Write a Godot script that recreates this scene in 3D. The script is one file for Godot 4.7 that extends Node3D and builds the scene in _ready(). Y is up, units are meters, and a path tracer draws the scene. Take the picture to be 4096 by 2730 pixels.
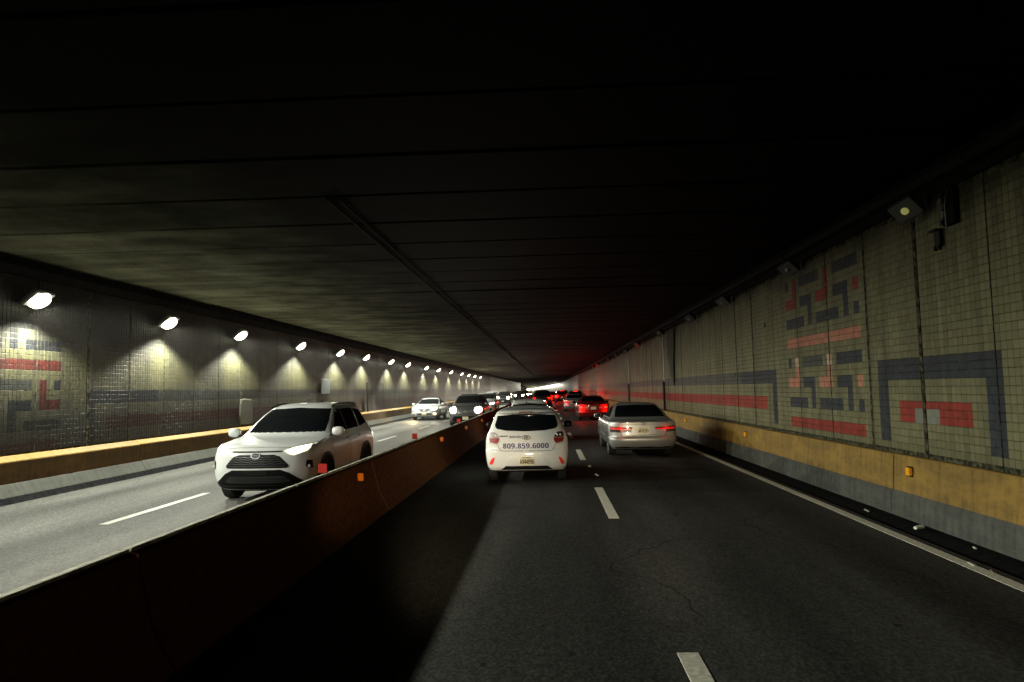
extends Node3D
# A four-lane road tunnel at night, seen from the driver's seat of a car in the queue.

const EYE := 1.86            # height of the eye above the road
const WALL_R := 5.02         # faces of the tiled walls
const WALL_L := -10.15
const CEIL := 4.65
const PITCH := 0.0996        # one wall tile and its joint
var mats := {}
var tex := {}
var rng := RandomNumberGenerator.new()
var used := {}

# ------------------------------------------------------------------ mesh helpers
class MB:
	var v := PackedVector3Array()
	var n := PackedVector3Array()
	func tri(a: Vector3, b: Vector3, c: Vector3, na: Vector3, nb: Vector3, nc: Vector3) -> void:
		var g := (b - a).cross(c - a)
		if g.length_squared() < 1e-16:
			return
		v.append(a); n.append(na)
		if g.dot(na + nb + nc) > 0.0:
			v.append(c); n.append(nc); v.append(b); n.append(nb)
		else:
			v.append(b); n.append(nb); v.append(c); n.append(nc)
	func flat(a: Vector3, b: Vector3, c: Vector3, out: Vector3) -> void:
		var g := (b - a).cross(c - a)
		if g.length_squared() < 1e-16:
			return
		g = g.normalized()
		if g.dot(out) < 0.0:
			g = -g
		tri(a, b, c, g, g, g)
	func quad(a: Vector3, b: Vector3, c: Vector3, d: Vector3, out: Vector3) -> void:
		flat(a, b, c, out)
		flat(a, c, d, out)
	func squad(a: Vector3, b: Vector3, c: Vector3, d: Vector3, na: Vector3, nb: Vector3, nc: Vector3, nd: Vector3) -> void:
		tri(a, b, c, na, nb, nc)
		tri(a, c, d, na, nc, nd)
	func box(c: Vector3, s: Vector3, bev := 0.0, basis := Basis.IDENTITY) -> void:
		var h := s / 2.0
		var bv := minf(bev, minf(h.x, minf(h.y, h.z)) * 0.9)
		for ax in 3:
			for sg in [-1.0, 1.0]:
				var p := []
				var o := Vector3.ZERO
				o[ax] = sg
				for q in [[-1, -1], [1, -1], [1, 1], [-1, 1]]:
					var w := Vector3.ZERO
					w[ax] = sg * h[ax]
					w[(ax + 1) % 3] = q[0] * (h[(ax + 1) % 3] - bv)
					w[(ax + 2) % 3] = q[1] * (h[(ax + 2) % 3] - bv)
					p.append(c + basis * w)
				quad(p[0], p[1], p[2], p[3], basis * o)
		if bv <= 0.0:
			return
		for ax in 3:
			var a1 := (ax + 1) % 3
			var a2 := (ax + 2) % 3
			for s1 in [-1.0, 1.0]:
				for s2 in [-1.0, 1.0]:
					var p := []
					for e in [[-1.0, 0], [1.0, 0], [1.0, 1], [-1.0, 1]]:
						var w := Vector3.ZERO
						w[ax] = e[0] * (h[ax] - bv)
						w[a1] = s1 * (h[a1] - (bv if e[1] else 0.0))
						w[a2] = s2 * (h[a2] - (0.0 if e[1] else bv))
						p.append(c + basis * w)
					var o := Vector3.ZERO
					o[a1] = s1
					o[a2] = s2
					quad(p[0], p[1], p[2], p[3], basis * o)
		for sx in [-1.0, 1.0]:
			for sy in [-1.0, 1.0]:
				for sz in [-1.0, 1.0]:
					var o := Vector3(sx, sy, sz)
					flat(c + basis * Vector3(sx * h.x, sy * (h.y - bv), sz * (h.z - bv)), c + basis * Vector3(sx * (h.x - bv), sy * h.y, sz * (h.z - bv)), c + basis * Vector3(sx * (h.x - bv), sy * (h.y - bv), sz * h.z), basis * o)
	func tube(pts: Array, r: float, seg := 8, capped := true) -> void:
		var rings := []
		for i in pts.size():
			var d: Vector3 = (pts[mini(i + 1, pts.size() - 1)] - pts[maxi(i - 1, 0)]).normalized()
			var u := d.cross(Vector3.UP if absf(d.y) < 0.9 else Vector3.RIGHT).normalized()
			var w := d.cross(u)
			var ring := []
			for k in seg:
				var a := TAU * k / seg
				var o := u * cos(a) + w * sin(a)
				ring.append([pts[i] + o * r, o])
			rings.append(ring)
		for i in pts.size() - 1:
			for k in seg:
				var a = rings[i][k]
				var b = rings[i][(k + 1) % seg]
				var c = rings[i + 1][(k + 1) % seg]
				var d = rings[i + 1][k]
				squad(a[0], b[0], c[0], d[0], a[1], b[1], c[1], d[1])
		if capped:
			for e in [0, pts.size() - 1]:
				var out: Vector3 = (pts[0] - pts[1]) if e == 0 else (pts[e] - pts[e - 1])
				for k in range(1, seg - 1):
					flat(rings[e][0][0], rings[e][k][0], rings[e][k + 1][0], out)
	func lathe(prof: Array, c: Vector3, seg := 24) -> void:   # profile of [radius, x], turned about the x axis through c
		for i in prof.size() - 1:
			var p0: Array = prof[i]
			var p1: Array = prof[i + 1]
			var dn := Vector2(p1[1] - p0[1], -(p1[0] - p0[0]))
			if dn.length() < 1e-6:
				continue
			dn = Vector2(-dn.y, dn.x).normalized()
			# normal: perpendicular of the profile step, pointing away from the axis side of the walk
			var nr: float = (p1[1] - p0[1])
			var nx: float = -(p1[0] - p0[0])
			var l := sqrt(nr * nr + nx * nx)
			nr /= l
			nx /= l
			for k in seg:
				var a := TAU * k / seg
				var b := TAU * (k + 1) / seg
				var ea := Vector3(0, cos(a), sin(a))
				var eb := Vector3(0, cos(b), sin(b))
				var na := Vector3(nx, 0, 0) + ea * nr
				var nb := Vector3(nx, 0, 0) + eb * nr
				squad(c + ea * p0[0] + Vector3(p0[1], 0, 0), c + eb * p0[0] + Vector3(p0[1], 0, 0), c + eb * p1[0] + Vector3(p1[1], 0, 0), c + ea * p1[0] + Vector3(p1[1], 0, 0), na, nb, nb, na)
	func ellipsoid(c: Vector3, r: Vector3, nu := 16, nv := 10, power := 1.0) -> void:
		var P := func(i: int, j: int) -> Array:
			var a := TAU * i / nu
			var b := PI * (float(j) / nv - 0.5)
			var e := Vector3(cos(b) * cos(a), sin(b), cos(b) * sin(a))
			var q := Vector3(signf(e.x) * pow(absf(e.x), power), signf(e.y) * pow(absf(e.y), power), signf(e.z) * pow(absf(e.z), power))
			return [c + q * r, (e / r).normalized()]
		for j in nv:
			for i in nu:
				var a = P.call(i, j)
				var b = P.call(i + 1, j)
				var d = P.call(i + 1, j + 1)
				var e = P.call(i, j + 1)
				squad(a[0], b[0], d[0], e[0], a[1], b[1], d[1], e[1])
	func mesh() -> ArrayMesh:
		var arr := []
		arr.resize(Mesh.ARRAY_MAX)
		arr[Mesh.ARRAY_VERTEX] = v
		arr[Mesh.ARRAY_NORMAL] = n
		var m := ArrayMesh.new()
		m.add_surface_from_arrays(Mesh.PRIMITIVE_TRIANGLES, arr)
		return m

func put(called: String, mb, mat: Material, parent: Node = self) -> MeshInstance3D:
	var o := MeshInstance3D.new()
	o.name = numbered(called, parent)
	o.mesh = mb.mesh() if mb is MB else mb
	o.material_override = mat
	parent.add_child(o, true)
	return o

func numbered(called: String, parent: Node) -> String:
	var key := "%d/%s" % [parent.get_instance_id(), called]
	var k: int = used.get(key, 0)
	used[key] = k + 1
	return called if k == 0 else "%s_%03d" % [called, k]

func thing(called: String, label: String, category: String, at := Vector3.ZERO, turn := 0.0, group := "") -> Node3D:
	var o := Node3D.new()
	o.name = numbered(called, self)
	add_child(o, true)
	o.position = at
	o.rotation.y = turn
	tag(o, label, category, group)
	return o

func tag(o: Node, label: String, category: String, group := "") -> void:
	o.set_meta("label", label)
	o.set_meta("category", category)
	if group:
		o.set_meta("group", group)

func bend(z: float) -> Vector3:          # the tunnel turns gently left and dips far ahead
	var s := maxf(0.0, -z - 235.0)
	return Vector3(-s * s / 1500.0, -s * s / 13000.0, z)

func extrude(mb: MB, prof: Array, zs: Array, closed := true, caps := true) -> void:
	var n := prof.size()
	var ctr := Vector2.ZERO
	for p in prof:
		ctr += p / n
	for i in zs.size() - 1:
		var a := bend(zs[i])
		var b := bend(zs[i + 1])
		for k in (n if closed else n - 1):
			var p: Vector2 = prof[k]
			var q: Vector2 = prof[(k + 1) % n]
			var o2 := Vector2(q.y - p.y, p.x - q.x)
			if o2.dot((p + q) / 2.0 - ctr) < 0.0:
				o2 = -o2
			mb.quad(a + Vector3(p.x, p.y, 0), a + Vector3(q.x, q.y, 0), b + Vector3(q.x, q.y, 0), b + Vector3(p.x, p.y, 0), Vector3(o2.x, o2.y, 0))
	if caps and closed:
		var idx := Geometry2D.triangulate_polygon(PackedVector2Array(prof))
		for e in [0, zs.size() - 1]:
			var a := bend(zs[e])
			for t in range(0, idx.size(), 3):
				mb.flat(a + Vector3(prof[idx[t]].x, prof[idx[t]].y, 0), a + Vector3(prof[idx[t + 1]].x, prof[idx[t + 1]].y, 0), a + Vector3(prof[idx[t + 2]].x, prof[idx[t + 2]].y, 0), Vector3(0, 0, 1 if e == 0 else -1))

func steps(a: float, b: float, n: int) -> Array:
	var r := []
	for i in n + 1:
		r.append(lerpf(a, b, float(i) / n))
	return r

# ------------------------------------------------------------------ materials
func noise_tex(freq: float, lo: Color, hi: Color, size := 512, octaves := 5, sd := 1, stretch := false) -> NoiseTexture2D:
	var f := FastNoiseLite.new()
	f.seed = sd
	f.noise_type = FastNoiseLite.TYPE_SIMPLEX_SMOOTH
	f.frequency = freq
	f.fractal_octaves = octaves
	var t := NoiseTexture2D.new()
	t.width = size
	t.height = size
	t.seamless = true
	t.noise = f
	var g := Gradient.new()
	g.set_color(0, lo)
	g.set_color(1, hi)
	t.color_ramp = g
	return t

func mat(key: String, lin: Color, rough := 0.6, metal := 0.0) -> StandardMaterial3D:
	if mats.has(key):
		return mats[key]
	var m := StandardMaterial3D.new()
	m.resource_name = key
	m.albedo_color = Color(lin.r, lin.g, lin.b).linear_to_srgb()
	m.roughness = rough
	m.metallic = metal
	mats[key] = m
	return m

func glow(key: String, lin: Color, e: float, emit: Color) -> StandardMaterial3D:
	var m := mat(key, lin, 0.2)
	m.emission_enabled = true
	m.emission = emit
	m.emission_energy_multiplier = e
	return m

func paint(key: String, lin: Color, metal := 0.0, rough := 0.4) -> StandardMaterial3D:
	var m := mat(key, lin, rough, metal)
	m.clearcoat_enabled = true
	m.clearcoat = 1.0
	m.clearcoat_roughness = 0.06
	return m

func grainy(key: String, lin: Color, rough: float, scale: float, contrast: float, sd: int, relief := 0.0, freq := 0.012) -> StandardMaterial3D:
	var m := mat(key, lin, rough)
	var lo := 1.0 - contrast
	m.albedo_texture = noise_tex(freq, Color(lo, lo, lo), Color(1, 1, 1), 512, 6, sd)
	m.uv1_triplanar = true
	m.uv1_world_triplanar = true
	m.uv1_scale = Vector3(scale, scale, scale)
	if relief > 0.0:
		m.heightmap_enabled = true
		m.heightmap_texture = noise_tex(0.06, Color(0, 0, 0), Color(1, 1, 1), 512, 4, sd + 7)
		m.heightmap_scale = relief
	return m

func asphalt_image(w: int, h: int, sd: int, tracks: Array) -> ImageTexture:
	var f := FastNoiseLite.new()
	f.seed = sd
	f.frequency = 0.01
	f.fractal_octaves = 5
	var f2 := FastNoiseLite.new()
	f2.seed = sd + 3
	f2.frequency = 0.004
	var r := RandomNumberGenerator.new()
	r.seed = sd
	var data := PackedByteArray()
	data.resize(w * h * 3)
	for y in h:
		for x in w:
			var u := float(x) / w
			var g := 0.60 + 0.13 * f.get_noise_2d(x, y * 0.25) + 0.12 * f2.get_noise_2d(x * 2.5, y * 0.12)
			for t in tracks:
				g += t[1] * exp(-pow((u - t[0] + 0.006 * f2.get_noise_1d(y * 0.8)) / t[2], 2.0))
			g += r.randf_range(-0.17, 0.17)
			if r.randf() < 0.012:
				g += r.randf_range(0.0, 0.3)
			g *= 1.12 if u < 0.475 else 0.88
			g = clampf(g, 0.08, 1.0)
			var i := (y * w + x) * 3
			data[i] = int(255 * g)
			data[i + 1] = int(255 * g * 0.995)
			data[i + 2] = int(255 * g * 0.97)
	for k in 150:                       # oil drips along the lanes, and a few wandering cracks
		var cx := (0.70 if r.randf() < 0.5 else 0.86) + r.randfn(0.0, 0.035)
		if r.randf() < 0.35:
			cx = r.randf()
		var cy := r.randf() * h
		var rad := r.randf_range(0.6, 2.2)
		for dy in range(-5, 6):
			for dx in range(-5, 6):
				if Vector2(dx, dy * 1.3).length() < rad:
					var i2 := (posmod(int(cy) + dy, h) * w + clampi(int(cx * w) + dx, 0, w - 1)) * 3
					for ch in 3:
						data[i2 + ch] = int(data[i2 + ch] * 0.6)
	for k in 9:
		var px := r.randf() * w
		var py := r.randf() * h
		var dir := r.randf_range(-0.5, 0.5) + (PI / 2 if k % 3 else 0.0)
		for st in 260:
			dir += r.randf_range(-0.25, 0.25)
			px += cos(dir)
			py += sin(dir)
			var i3 := (posmod(int(py), h) * w + clampi(int(px), 0, w - 1)) * 3
			for ch in 3:
				data[i3 + ch] = int(data[i3 + ch] * 0.5)
	return ImageTexture.create_from_image(Image.create_from_data(w, h, false, Image.FORMAT_RGB8, data))

func grime_tex(sd: int, streaks: float, blotches: float) -> ImageTexture:
	var n := 512
	var f := FastNoiseLite.new()
	f.seed = sd
	f.frequency = 0.02
	f.fractal_octaves = 5
	var r := RandomNumberGenerator.new()
	r.seed = sd
	var data := PackedByteArray()
	data.resize(n * n * 3)
	for y in n:
		for x in n:
			var mx := absi(2 * x - n) * 0.5
			var my := absi(2 * y - n) * 0.5
			var s := clampf(0.5 + f.get_noise_2d(mx * 3.5, my * 0.16 + 900.0), 0.0, 1.0)
			var b := clampf(0.5 + f.get_noise_2d(mx * 0.55, my * 0.7), 0.0, 1.0)
			var sp := smoothstep(0.62, 0.75, 0.5 + f.get_noise_2d(mx * 2.2 + 500.0, my * 2.2))
			var g := 1.0 - streaks * s * s - blotches * b - 0.4 * blotches * sp + r.randf_range(-0.05, 0.05)
			var c := int(255 * clampf(g, 0.05, 1.0))
			var i := (y * n + x) * 3
			data[i] = c
			data[i + 1] = int(c * 0.99)
			data[i + 2] = int(c * 0.96)
	return ImageTexture.create_from_image(Image.create_from_data(n, n, false, Image.FORMAT_RGB8, data))

func make_materials() -> void:
	grainy("concrete", Color(0.26, 0.26, 0.235), 0.85, 0.55, 0.55, 11, 0.3)
	grainy("barrier_grey", Color(0.065, 0.070, 0.066), 0.85, 0.6, 0.3, 12, 0.2, 0.03)
	grainy("barrier_yellow", Color(0.205, 0.125, 0.018), 0.7, 0.7, 0.28, 13, 0.12, 0.03)
	grainy("barrier_top", Color(0.72, 0.70, 0.54), 0.8, 1.4, 0.6, 14, 0.3)
	grainy("edge_yellow", Color(0.20, 0.12, 0.016), 0.7, 0.7, 0.25, 26, 0.1, 0.03)
	grainy("barrier_dark_grey", Color(0.050, 0.054, 0.048), 0.85, 0.6, 0.35, 27, 0.2, 0.03)
	grainy("barrier_brown", Color(0.17, 0.066, 0.025), 0.8, 0.6, 0.4, 15, 0.2, 0.03)
	grainy("barrier_ochre", Color(0.15, 0.075, 0.012), 0.8, 0.6, 0.35, 25, 0.15, 0.03)
	grainy("ceiling_soot_shade", Color(0.075, 0.075, 0.062), 0.9, 0.35, 0.30, 16, 0.3, 0.02)
	grainy("soffit_soot", Color(0.02, 0.02, 0.02), 0.9, 0.4, 0.5, 17)
	grainy("gutter", Color(0.022, 0.023, 0.025), 0.8, 0.9, 0.5, 18, 0.4)
	grainy("grout", Color(0.16, 0.155, 0.10), 0.9, 0.7, 0.85, 19, 0.0, 0.02)
	grainy("wall_far", Color(0.12, 0.115, 0.055), 0.5, 0.3, 0.5, 20)
	grainy("cement_patch", Color(0.11, 0.11, 0.08), 0.9, 1.6, 0.6, 21, 0.4, 0.03)
	var rp := grainy("road_paint", Color(0.80, 0.78, 0.66), 0.6, 1.2, 0.3, 22, 0.1, 0.03)
	rp.roughness = 0.55
	for k in ["ceiling_soot_shade", "soffit_soot", "gutter", "barrier_brown", "grout"]:
		mats[k].metallic_specular = 0.12
	var grime := grime_tex(41, 0.16, 0.16)
	for k in ["barrier_grey", "barrier_yellow", "barrier_ochre", "edge_yellow", "barrier_dark_grey"]:
		mats[k].albedo_texture = grime
		mats[k].uv1_scale = Vector3(0.23, 0.5, 0.23)
		mats[k].albedo_color = (mats[k].albedo_color.srgb_to_linear() * 1.35).linear_to_srgb()
	mats["worn_paint"] = mats["road_paint"].duplicate()
	mats["worn_paint"].albedo_color = Color(0.30, 0.30, 0.26).linear_to_srgb()
	mat("dark_metal", Color(0.02, 0.021, 0.022), 0.5, 0.6)
	mat("grey_metal", Color(0.16, 0.165, 0.165), 0.45, 0.5)
	mat("pale_metal", Color(0.45, 0.46, 0.44), 0.4, 0.4)
	mat("pipe", Color(0.018, 0.018, 0.018), 0.8)
	for k in ["pipe"]:
		mats[k].metallic_specular = 0.1
	mat("sign_plate", Color(0.085, 0.105, 0.11), 0.7)
	mat("orange_reflector", Color(0.95, 0.24, 0.015), 0.25)
	mat("amber_reflector", Color(0.95, 0.40, 0.02), 0.25)
	mat("red_reflector", Color(0.55, 0.03, 0.025), 0.25)
	mat("litter_white", Color(0.75, 0.75, 0.68), 0.6)
	mat("litter_brown", Color(0.20, 0.15, 0.09), 0.7)
	paint("white_paint", Color(0.78, 0.80, 0.80))
	paint("silver_paint", Color(0.42, 0.43, 0.42), 0.55, 0.38)
	paint("pearl_paint", Color(0.66, 0.69, 0.70))
	paint("red_paint", Color(0.22, 0.012, 0.012), 0.2)
	paint("grey_paint", Color(0.10, 0.105, 0.11), 0.4)
	paint("dark_paint", Color(0.02, 0.021, 0.024), 0.2)
	paint("wine_paint", Color(0.10, 0.012, 0.014), 0.2)
	mat("tinted_glass", Color(0.006, 0.007, 0.009), 0.06)
	mat("black_trim", Color(0.012, 0.012, 0.013), 0.45)
	mat("cladding", Color(0.006, 0.0065, 0.007), 0.5)
	mats["cladding"].metallic_specular = 0.25
	mats["black_trim"].metallic_specular = 0.25
	mat("gap", Color(0.02, 0.02, 0.02), 0.9)
	mat("line_shade", Color(0.30, 0.30, 0.28), 0.6)
	mat("tyre", Color(0.012, 0.012, 0.012), 0.85)
	mat("rim_metal", Color(0.35, 0.36, 0.37), 0.3, 0.8)
	mat("rim_dark", Color(0.10, 0.10, 0.105), 0.35, 0.7)
	mat("chrome", Color(0.75, 0.75, 0.74), 0.25, 0.45)
	mat("lamp_red", Color(0.26, 0.010, 0.012), 0.4)
	mat("lamp_smoke", Color(0.06, 0.05, 0.05), 0.1)
	mat("lamp_clear", Color(0.36, 0.35, 0.34), 0.45)
	mat("bumper_reflector", Color(0.95, 0.06, 0.045), 0.3)
	mat("plate_cream", Color(0.90, 0.83, 0.56), 0.5)
	mat("plate_ink", Color(0.03, 0.025, 0.02), 0.6)
	mat("blue_lettering", Color(0.015, 0.02, 0.17), 0.5)
	mat("violet_lettering", Color(0.05, 0.045, 0.14), 0.4)
	mat("badge_grey", Color(0.10, 0.10, 0.10), 0.3, 0.6)
	glow("floodlight_face", Color(0.8, 0.8, 0.75), 10.0, Color(1.0, 1.0, 0.88))
	glow("dead_chip", Color(0.5, 0.5, 0.2), 0.22, Color(0.9, 0.9, 0.5))
	glow("head_lit", Color(0.9, 0.9, 0.9), 12.0, Color(1.0, 0.98, 0.90))
	glow("head_bright", Color(0.9, 0.9, 0.9), 45.0, Color(1.0, 0.97, 0.88))
	glow("drl", Color(0.9, 0.9, 0.85), 2.2, Color(1.0, 0.95, 0.75))
	glow("fog_lit", Color(0.9, 0.85, 0.7), 8.0, Color(1.0, 0.86, 0.58))
	glow("tail_dim", Color(0.3, 0.01, 0.01), 0.30, Color(1.0, 0.03, 0.02))
	glow("tail_strip", Color(0.5, 0.01, 0.01), 0.9, Color(1.0, 0.04, 0.03))
	glow("tail_bright", Color(0.6, 0.02, 0.01), 5.0, Color(1.0, 0.16, 0.10))
	glow("indicator", Color(0.7, 0.2, 0.02), 2.2, Color(1.0, 0.30, 0.03))
	glow("tube_light", Color(0.9, 0.9, 0.85), 7.0, Color(1.0, 0.97, 0.85))

# ------------------------------------------------------------------ lights
func spot(at: Vector3, towards: Vector3, color: Color, energy: float, angle: float, blend: float, size: float, parent: Node = self) -> void:
	var l := SpotLight3D.new()
	l.name = numbered("beam", parent)
	parent.add_child(l, true)
	l.position = at
	l.basis = Basis.looking_at(towards.normalized(), Vector3.UP if absf(towards.normalized().y) < 0.95 else Vector3.FORWARD)
	l.light_color = color
	l.light_energy = energy
	l.spot_range = 400.0
	l.spot_attenuation = 2.0
	l.spot_angle = angle
	l.spot_angle_attenuation = blend
	l.light_size = size
	l.shadow_enabled = true

func omni(at: Vector3, color: Color, energy: float, size: float, parent: Node = self) -> void:
	var l := OmniLight3D.new()
	l.name = numbered("lamp_glow", parent)
	parent.add_child(l, true)
	l.position = at
	l.light_color = color
	l.light_energy = energy
	l.omni_range = 100.0
	l.omni_attenuation = 2.0
	l.light_size = size
	l.shadow_enabled = true

# ------------------------------------------------------------------ cars
class Body:              # plan outlines stacked by height: [y, half width, front z, rear z, front corner depth, rear corner depth]
	var s: Array
	var t := []
	var nf := 2.6
	var nr := 2.6
	func _init(slices: Array, n_front: float, n_rear: float) -> void:
		s = slices
		nf = n_front
		nr = n_rear
		for i in s.size():
			var row := [0.0]
			for c in range(1, 6):
				if i == 0 or i == s.size() - 1:
					var a := 0 if i == 0 else i - 1
					row.append((s[a + 1][c] - s[a][c]) / (s[a + 1][0] - s[a][0]))
				else:
					var h0: float = s[i][0] - s[i - 1][0]
					var h1: float = s[i + 1][0] - s[i][0]
					var d0: float = (s[i][c] - s[i - 1][c]) / h0
					var d1: float = (s[i + 1][c] - s[i][c]) / h1
					if d0 * d1 <= 0.0:
						row.append(0.0)
					else:
						var w1 := 2.0 * h1 + h0
						var w2 := h1 + 2.0 * h0
						row.append((w1 + w2) / (w1 / d0 + w2 / d1))
			t.append(row)
	func at(y: float) -> Array:
		y = clampf(y, s[0][0], s[-1][0])
		var i := 0
		while i < s.size() - 2 and y > s[i + 1][0]:
			i += 1
		var h: float = s[i + 1][0] - s[i][0]
		var u: float = (y - s[i][0]) / h
		var r := [y]
		for c in range(1, 6):
			var u2 := u * u
			var u3 := u2 * u
			r.append((2 * u3 - 3 * u2 + 1) * s[i][c] + (u3 - 2 * u2 + u) * h * t[i][c] + (3 * u2 - 2 * u3) * s[i + 1][c] + (u3 - u2) * h * t[i + 1][c])
		return r
	func side(v: float, n: float) -> float:
		return pow(maxf(0.0, 1.0 - pow(minf(absf(v), 1.0), n)), 1.0 / n)
	func rear(x: float, y: float) -> float:
		var r := at(y)
		return r[3] - r[5] * (1.0 - side(x / r[1], nr))
	func front(x: float, y: float) -> float:
		var r := at(y)
		return r[2] + r[4] * (1.0 - side(x / r[1], nf))
	func half(z: float, y: float) -> float:
		var r := at(y)
		var e: float = r[3] - r[5]
		if z > e:
			return r[1] * side((z - e) / r[5], nr)
		e = r[2] + r[4]
		if z < e:
			return r[1] * side((e - z) / r[4], nf)
		return r[1]
	func point(view: String, a: float, b: float, lift: float) -> Vector3:
		match view:
			"rear":
				return Vector3(a, b, rear(a, b) + lift)
			"front":
				return Vector3(a, b, front(a, b) - lift)
			"right":
				return Vector3(half(a, b) + lift, b, a)
		return Vector3(-half(a, b) - lift, b, a)
	func normal(view: String, a: float, b: float) -> Vector3:
		var e := 0.012
		var g := (point(view, a + e, b, 0) - point(view, a - e, b, 0)).cross(point(view, a, b + e, 0) - point(view, a, b - e, 0)).normalized()
		var o: Vector3 = {"rear": Vector3.BACK, "front": Vector3.FORWARD, "right": Vector3.RIGHT, "left": Vector3.LEFT}[view]
		return g if g.dot(o) > 0.0 else -g
	func shell(around := 10, between := 3) -> MB:
		var ys := []
		for i in s.size() - 1:
			for k in between:
				ys.append(lerpf(s[i][0], s[i + 1][0], float(k) / between))
		ys.append(s[-1][0])
		var grid := []
		for y in ys:
			var r := at(y)
			var q := []
			for k in around:
				var a := PI / 2 * k / around
				q.append(Vector2(pow(sin(a), 2.0 / nr), pow(cos(a), 2.0 / nr)))
			var ring := []
			for p in q:
				ring.append(Vector3(r[1] * p.x, y, r[3] - r[5] * (1.0 - p.y)))
			for k in 9:
				ring.append(Vector3(r[1], y, lerpf(r[3] - r[5], r[2] + r[4], k / 8.0)))
			q = []
			for k in range(1, around):
				var a := PI / 2 * (around - k) / around
				q.append(Vector2(pow(sin(a), 2.0 / nf), pow(cos(a), 2.0 / nf)))
			for p in q:
				ring.append(Vector3(r[1] * p.x, y, r[2] + r[4] * (1.0 - p.y)))
			var half_n := ring.size()
			ring.append(Vector3(0, y, r[2]))
			for k in range(half_n - 1, 0, -1):
				ring.append(Vector3(-ring[k].x, y, ring[k].z))
			grid.append(ring)
		var m: int = grid[0].size()
		var nn := []
		for j in grid.size():
			var row := []
			for k in m:
				var g: Vector3 = (grid[j][(k + 1) % m] - grid[j][(k + m - 1) % m]).cross(grid[mini(j + 1, grid.size() - 1)][k] - grid[maxi(j - 1, 0)][k])
				var p: Vector3 = grid[j][k]
				g = g.normalized() if g.length() > 1e-9 else Vector3.UP
				var o := Vector3(p.x, p.y - 0.5, p.z * 0.6)
				row.append(g if g.dot(o) > 0.0 else -g)
			nn.append(row)
		var mb := MB.new()
		for j in grid.size() - 1:
			for k in m:
				var k2 := (k + 1) % m
				mb.squad(grid[j][k], grid[j][k2], grid[j + 1][k2], grid[j + 1][k], nn[j][k], nn[j][k2], nn[j + 1][k2], nn[j + 1][k])
		for e in [0, grid.size() - 1]:
			var c := Vector3.ZERO
			for p in grid[e]:
				c += p / m
			for k in m:
				mb.flat(c, grid[e][k], grid[e][(k + 1) % m], Vector3.DOWN if e == 0 else Vector3.UP)
		return mb

# a shape drawn on the body's surface: it follows the curves and stands proud by lift
func patch(b: Body, view: String, poly: Array, lift: float, cell := 0.07) -> MB:
	var mb := MB.new()
	var pp := PackedVector2Array(poly)
	var lo := Vector2(1e9, 1e9)
	var hi := -lo
	for p in pp:
		lo = lo.min(p)
		hi = hi.max(p)
	var nx := maxi(1, int(ceil((hi.x - lo.x) / cell)))
	var ny := maxi(1, int(ceil((hi.y - lo.y) / cell)))
	var d := Vector2((hi.x - lo.x) / nx, (hi.y - lo.y) / ny)
	for i in nx:
		for j in ny:
			var c := lo + Vector2(i * d.x, j * d.y)
			var sq := PackedVector2Array([c, c + Vector2(d.x, 0), c + d, c + Vector2(0, d.y)])
			for piece in Geometry2D.intersect_polygons(pp, sq):
				var idx := Geometry2D.triangulate_polygon(piece)
				for t in range(0, idx.size(), 3):
					var q := []
					for k in 3:
						var w: Vector2 = piece[idx[t + k]]
						q.append(b.point(view, w.x, w.y, lift))
						q.append(b.normal(view, w.x, w.y))
					mb.tri(q[0], q[2], q[4], q[1], q[3], q[5])
	var ctr := (lo + hi) / 2.0
	for i in pp.size():
		var a := pp[i]
		var e := pp[(i + 1) % pp.size()]
		var n := maxi(1, int(ceil(a.distance_to(e) / cell)))
		for k in n:
			var p := a.lerp(e, float(k) / n)
			var q := a.lerp(e, float(k + 1) / n)
			var m := (p + q) / 2.0
			var o := b.point(view, m.x, m.y, lift) - b.point(view, ctr.x, ctr.y, lift)
			mb.quad(b.point(view, p.x, p.y, lift), b.point(view, q.x, q.y, lift), b.point(view, q.x, q.y, -0.006), b.point(view, p.x, p.y, -0.006), o)
	return mb

func mirror(poly: Array) -> Array:
	var r := []
	for p in poly:
		r.append(Vector2(-p.x, p.y))
	return r

func V(a: Array) -> Array:
	var r := []
	for i in range(0, a.size(), 2):
		r.append(Vector2(a[i], a[i + 1]))
	return r

func rect(x0: float, y0: float, x1: float, y1: float) -> Array:
	return V([x0, y0, x1, y0, x1, y1, x0, y1])

func strip(pts: Array, w: float) -> Array:      # a thin line as a closed outline
	var l := []
	var r := []
	for i in pts.size():
		var d: Vector2 = (pts[mini(i + 1, pts.size() - 1)] - pts[maxi(i - 1, 0)]).normalized()
		var o := Vector2(-d.y, d.x) * w / 2.0
		l.append(pts[i] + o)
		r.push_front(pts[i] - o)
	return l + r

func oval(c: Vector2, rx: float, ry: float, n := 20) -> Array:
	var r := []
	for i in n:
		r.append(c + Vector2(cos(TAU * i / n) * rx, sin(TAU * i / n) * ry))
	return r

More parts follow.
